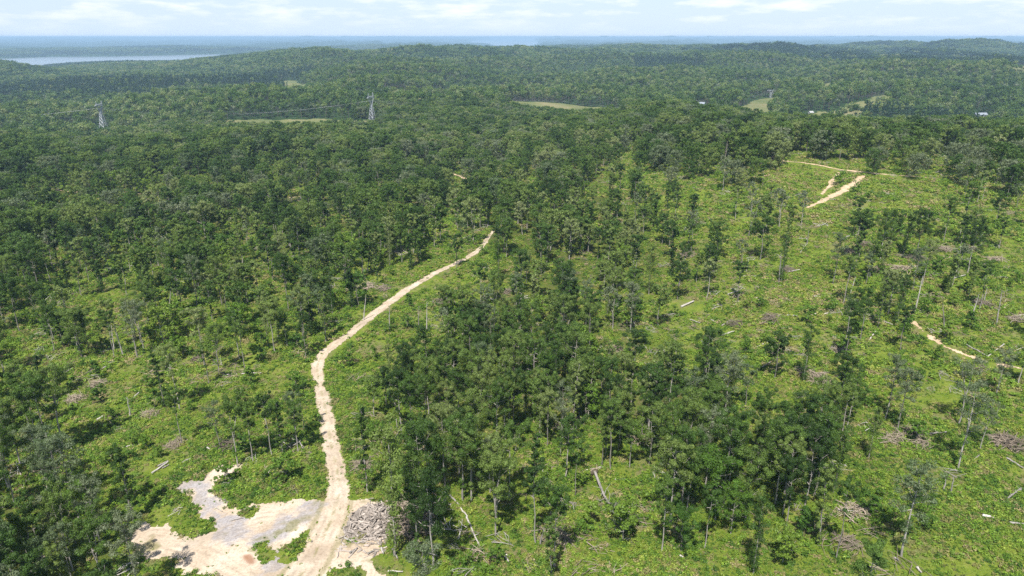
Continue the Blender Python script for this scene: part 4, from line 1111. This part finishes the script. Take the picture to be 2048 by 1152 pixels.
# splintered wood and bark the heap lies on
V = []; xs = np.linspace(-7, 8, 46); ys = np.linspace(-7, 8, 46); X, Y = np.meshgrid(xs, ys)
Hh = np.vectorize(heap_h)(X, Y); Z = terrain(HX + X, HY + Y) + Hh * (0.75 + 0.5 * fbm(X * 1.3, Y * 1.3, 8, 3)) - 0.12 + (Hh - 0.25) * 0.05
ii = np.arange(46 * 46).reshape(46, 46); Qs = np.stack([ii[:-1, :-1], ii[:-1, 1:], ii[1:, 1:], ii[1:, :-1]], -1).reshape(-1, 4)
Qs = Qs[(Hh.ravel()[Qs].min(1) > 0.16)]
tag(link("wood_debris", mesh_from("wood_debris", np.stack([(HX + X).ravel(), (HY + Y).ravel(), Z.ravel()], 1), Qs, M['cutlog'])), "splintered pale wood and bark under the log heap", "wood debris", None, 'stuff')

# sticks and slash scattered over the logged ground
sticks = bpy.data.collections.new("stick_kinds"); rs6 = np.random.RandomState(31)
for k in range(6):
    o_ = bpy.data.objects.new("kind_%03d" % k, tangle(rs6, 9, 2.0, 0.35, 1.0, 4.5, 0.03, 0.09).mesh("sticks", M['slash'] if k < 4 else M['dead'])); sticks.objects.link(o_)
x, y = jgrid(90, 560, 3.6, 0.74, rs6); z = terrain(x, y); u2, v2, d2 = project(x, y, z); c2 = cover_at(u2, v2)
nz_ = fbm(x / 16, y / 16, 71, 4)
k = (rs6.rand(len(x)) < np.clip(0.09 + 1.2 * (nz_ - 0.08), 0.015, 0.6) * np.where(c2 > 0.9, 0.3, 1)) & (all_bare(x, y) < -1)
x, y, z = x[k], y[k], z[k]
scatter("slash", x, y, z + 0.25, rs6.uniform(0.5, 1.2, len(x)), rs6.uniform(0, 6.28, len(x)), rs6.randint(0, 6, len(x)), sticks, "grey sticks and branch slash strewn over the logged ground", "slash")

# ------------------------------------------------------------------ power line
def tower(H, half, name_loc, rz, s_arm=1.0, thick=1.0):
    o = empty("transmission_tower", name_loc, rz)
    def bar(m_, a, b, w): m_.bar(a, b, w * thick)
    w0, w1, zw, zb = half, 1.1, 0.60 * H, 0.82 * H
    mb = MB(); C4 = [(-1, -1), (1, -1), (1, 1), (-1, 1)]
    lev = [0, 0.16, 0.30, 0.42, 0.52, 0.60]
    pt = lambda c, f: np.array([c[0] * (w0 + (w1 - w0) * f / 0.6), c[1] * (w0 + (w1 - w0) * f / 0.6), f * H])
    for c in C4: bar(mb, pt(c, 0) - [0, 0, 1], pt(c, 0.6), 0.26)
    for a, b in zip(lev[:-1], lev[1:]):
        for q in range(4):
            c, e = C4[q], C4[(q + 1) % 4]
            bar(mb, pt(c, a), pt(e, b), 0.13); bar(mb, pt(e, a), pt(c, b), 0.13); bar(mb, pt(c, b), pt(e, b), 0.13)
    A_ = 5.2 * s_arm
    for sx_ in (-1, 1):                                # the V of the cage up to the bridge
        for sy_ in (-1, 1):
            bar(mb, (sx_ * w1, sy_ * w1, zw), (sx_ * A_, sy_ * 0.9, zb), 0.22)
            bar(mb, (-sx_ * w1 * 0.2, sy_ * w1, zw + 0.5), (sx_ * (w1 + (A_ - w1) * 0.5), sy_, zw + (zb - zw) * 0.5), 0.12)
        for f in (0.25, 0.5, 0.75):
            x_ = sx_ * (w1 + (A_ - w1) * f); z_ = zw + (zb - zw) * f; bar(mb, (x_, -1, z_), (x_, 1, z_), 0.12)
            bar(mb, (x_, -1, z_), (sx_ * (w1 + (A_ - w1) * (f + .25)), 1, zw + (zb - zw) * (f + .25)), 0.1)
    mb.build("tower_body", M['steel'], o)
    mb = MB(); X = 10.0 * s_arm; hb = 0.055 * H
    for sy_ in (-0.9, 0.9):
        bar(mb, (-X, sy_ * 0.4, zb), (X, sy_ * 0.4, zb), 0.2); bar(mb, (-A_ * 1.1, sy_, zb + hb), (A_ * 1.1, sy_, zb + hb), 0.2)
        for sx_ in (-1, 1): bar(mb, (sx_ * A_ * 1.1, sy_, zb + hb), (sx_ * X, sy_ * 0.4, zb), 0.17)
        xs_ = np.linspace(-A_ * 1.1, A_ * 1.1, 9)
        for q in range(8): bar(mb, (xs_[q], sy_, zb + (hb if q % 2 else 0)), (xs_[q + 1], sy_, zb + (0 if q % 2 else hb)), 0.11)
    mb.build("crossarm", M['steel'], o)
    for sx_ in (-1, 1):
        mb = MB(); top = np.array((sx_ * A_ * 1.15, 0, H))
        for q in ((-.9, 0), (.9, 0), (0, 1.6)): bar(mb, (sx_ * A_ * 1.1 - sx_ * q[1], q[0], zb + hb), top, 0.15)
        mb.build("peak", M['steel'], o)
    tips = []
    for x_ in (-X * 0.95, 0, X * 0.95):
        mb = MB(); mb.tube([(x_, 0, zb), (x_, 0, zb - 3.6)], [0.16, 0.16], 6)
        for q in np.linspace(0.4, 3.2, 6): mb.tube([(x_, 0, zb - q), (x_, 0, zb - q - 0.18)], [0.32, 0.3], 8)
        mb.build("insulator", M['porcelain'], o)
        tips.append((x_, 0, zb - 3.7))
    c, s = math.cos(rz), math.sin(rz)
    wtip = [np.array([name_loc[0] + c * t[0] - s * t[1], name_loc[1] + s * t[0] + c * t[1], name_loc[2] + t[2]]) for t in tips]
    return o, wtip
def place(u_, zc, vt=None):
    x_ = (u_ - 1024) / FPX * zc; y_ = zc * 0.97
    for _ in range(6):
        z_ = float(terrain(np.array([x_]), np.array([y_]))[0]); y_ = (zc + (z_ - CAM_Z) * SP) / CP
    H = 40
    if vt:
        hs = np.linspace(5, 70, 200); _, vv, _ = project(np.full(200, x_), np.full(200, y_), z_ + hs); H = float(np.interp(-vt, -vv, hs))
    return (x_, y_, z_), H
TW = [("A", 207, 1150, 202, 1.35, "left lattice pylon beside the wires rising out of the woods"), ("B", 745, 1050, 185, 1.15, "tallest lattice pylon at the right end of the long grass strip"),
      ("B2", 762, 1350, 212, 1.35, "small lattice pylon just right of and behind the tallest pylon"), ("D", 1541, 1420, 178, 0.15, "lattice pylon on top of the big grassy meadow"),
      ("E", 1686, 1900, 147, 0.15, "distant pylon above the small tan clearing on the wooded ridge"), ("F", 1776, 1480, 174, 0.2, "pylon at the upper end of the diagonal grass strip"),
      ("G", 1866, 2300, 139, 0.2, "faint farthest pylon in front of the dark pine ridge")]
tip = {}
for nm_, uu, zc_, vt_, rz_, lb in TW:
    p_, H_ = place(uu, zc_, vt_); H_ = min(max(H_, 18), 48)
    print("TOWER", nm_, [round(float(q), 1) for q in p_], round(H_, 1))
    o, tip[nm_] = tower(H_, 0.105 * H_, p_, rz_, 1.0, 2.1 if nm_ == 'A' else 1.6 if nm_ == 'B' else 0.75); tag(o, lb, "pylon", "pylons of the power line")
def cables(a, b, sag, lb):
    for k in range(3):
        p, q_ = a[k], b[k]; t = np.linspace(0, 1, 25)[:, None]; P = p * (1 - t) + q_ * t; P[:, 2] -= (4 * t * (1 - t))[:, 0] * sag
        mb = MB(); mb.tube(P - p, np.full(25, 0.05), 4, cap=False); o = mb.build("power_cable", M['wire']); o.location = tuple(p)
        tag(o, lb, "cable", lb)
off = on_plane(-260, 285, -30)
cables([t - np.array([700, 190, 20]) for t in tip["A"]], tip["A"], 14, "grey power cable sagging left from the left pylon")
cables(tip["A"], tip["B"], 15, "grey power cable strung between the left pylon and the tallest pylon")
cables(tip["B"], tip["D"], 26, "grey power cable between the tallest pylon and the meadow pylon")
cables(tip["D"], tip["E"], 14, "faint power cable from the meadow pylon up to the ridge pylon")
cables(tip["B2"], tip["F"], 24, "thin power cable from the small pylon towards the diagonal strip")
cables(tip["F"], tip["G"], 18, "faint power cable from the diagonal strip to the farthest pylon")

# ------------------------------------------------------------------ houses among the far trees
def house(p, rz, L, W, Hh_, wall, roof, lb):
    o = empty("house", p, rz); mb = MB(); mb.box((-L/2, -W/2, -1), (L/2, W/2, Hh_))
    mb.add([(-L/2, -W/2, Hh_), (-L/2, W/2, Hh_), (-L/2, 0, Hh_ + W*.35), (L/2, -W/2, Hh_), (L/2, W/2, Hh_), (L/2, 0, Hh_ + W*.35)], None, [(0, 2, 1), (3, 4, 5)])
    mb.build("wall", wall, o)
    mb = MB()
    for s in (-1, 1):
        e = 0.5; a = [(-L/2-e, s*(W/2+e), Hh_-.2), (L/2+e, s*(W/2+e), Hh_-.2), (L/2+e, 0, Hh_+W*.35+.15), (-L/2-e, 0, Hh_+W*.35+.15)]
        b = [(x_, y_, z_ + .15) for x_, y_, z_ in a]; mb.add(a + b, [(0,1,2,3), (7,6,5,4), (0,4,5,1), (1,5,6,2), (2,6,7,3), (3,7,4,0)])
    mb.build("roof", roof, o)
    mb = MB(); mb.box((-.5, -W/2-.06, 0), (.5, -W/2-.01, 2.1)); mb.build("door", M['porcelain'], o)
    for x_ in (-L*.3, L*.3):
        mb = MB(); mb.box((x_-.7, -W/2-.06, 1), (x_+.7, -W/2-.01, 2.2)); mb.build("window", M['glass'], o)
    tag(o, lb, "house", "houses among the far woods")
for p_, rz_, L_, W_, H_, wl_, rf_, lb in HOUSES:
    house(p_, rz_, L_, W_, H_, M[wl_], M[rf_], lb)


# ------------------------------------------------------------------ haze
mb = MB(); mb.box((-51000, -51000, WATER_Z - 40), (51000, 51000, CAM_Z + 12))
m, n, l, out = mat("haze_air")
pv = n.new('ShaderNodeVolumePrincipled')
pv.inputs['Color'].default_value = (0.50, 0.75, 1.0, 1)
pv.inputs['Density'].default_value = 7.8e-5
pv.inputs['Anisotropy'].default_value = 0.0
l.new(pv.outputs[0], out.inputs['Volume'])
hz = mb.build("haze", m); tag(hz, "pale blue haze over the far hills", None, None, 'stuff')
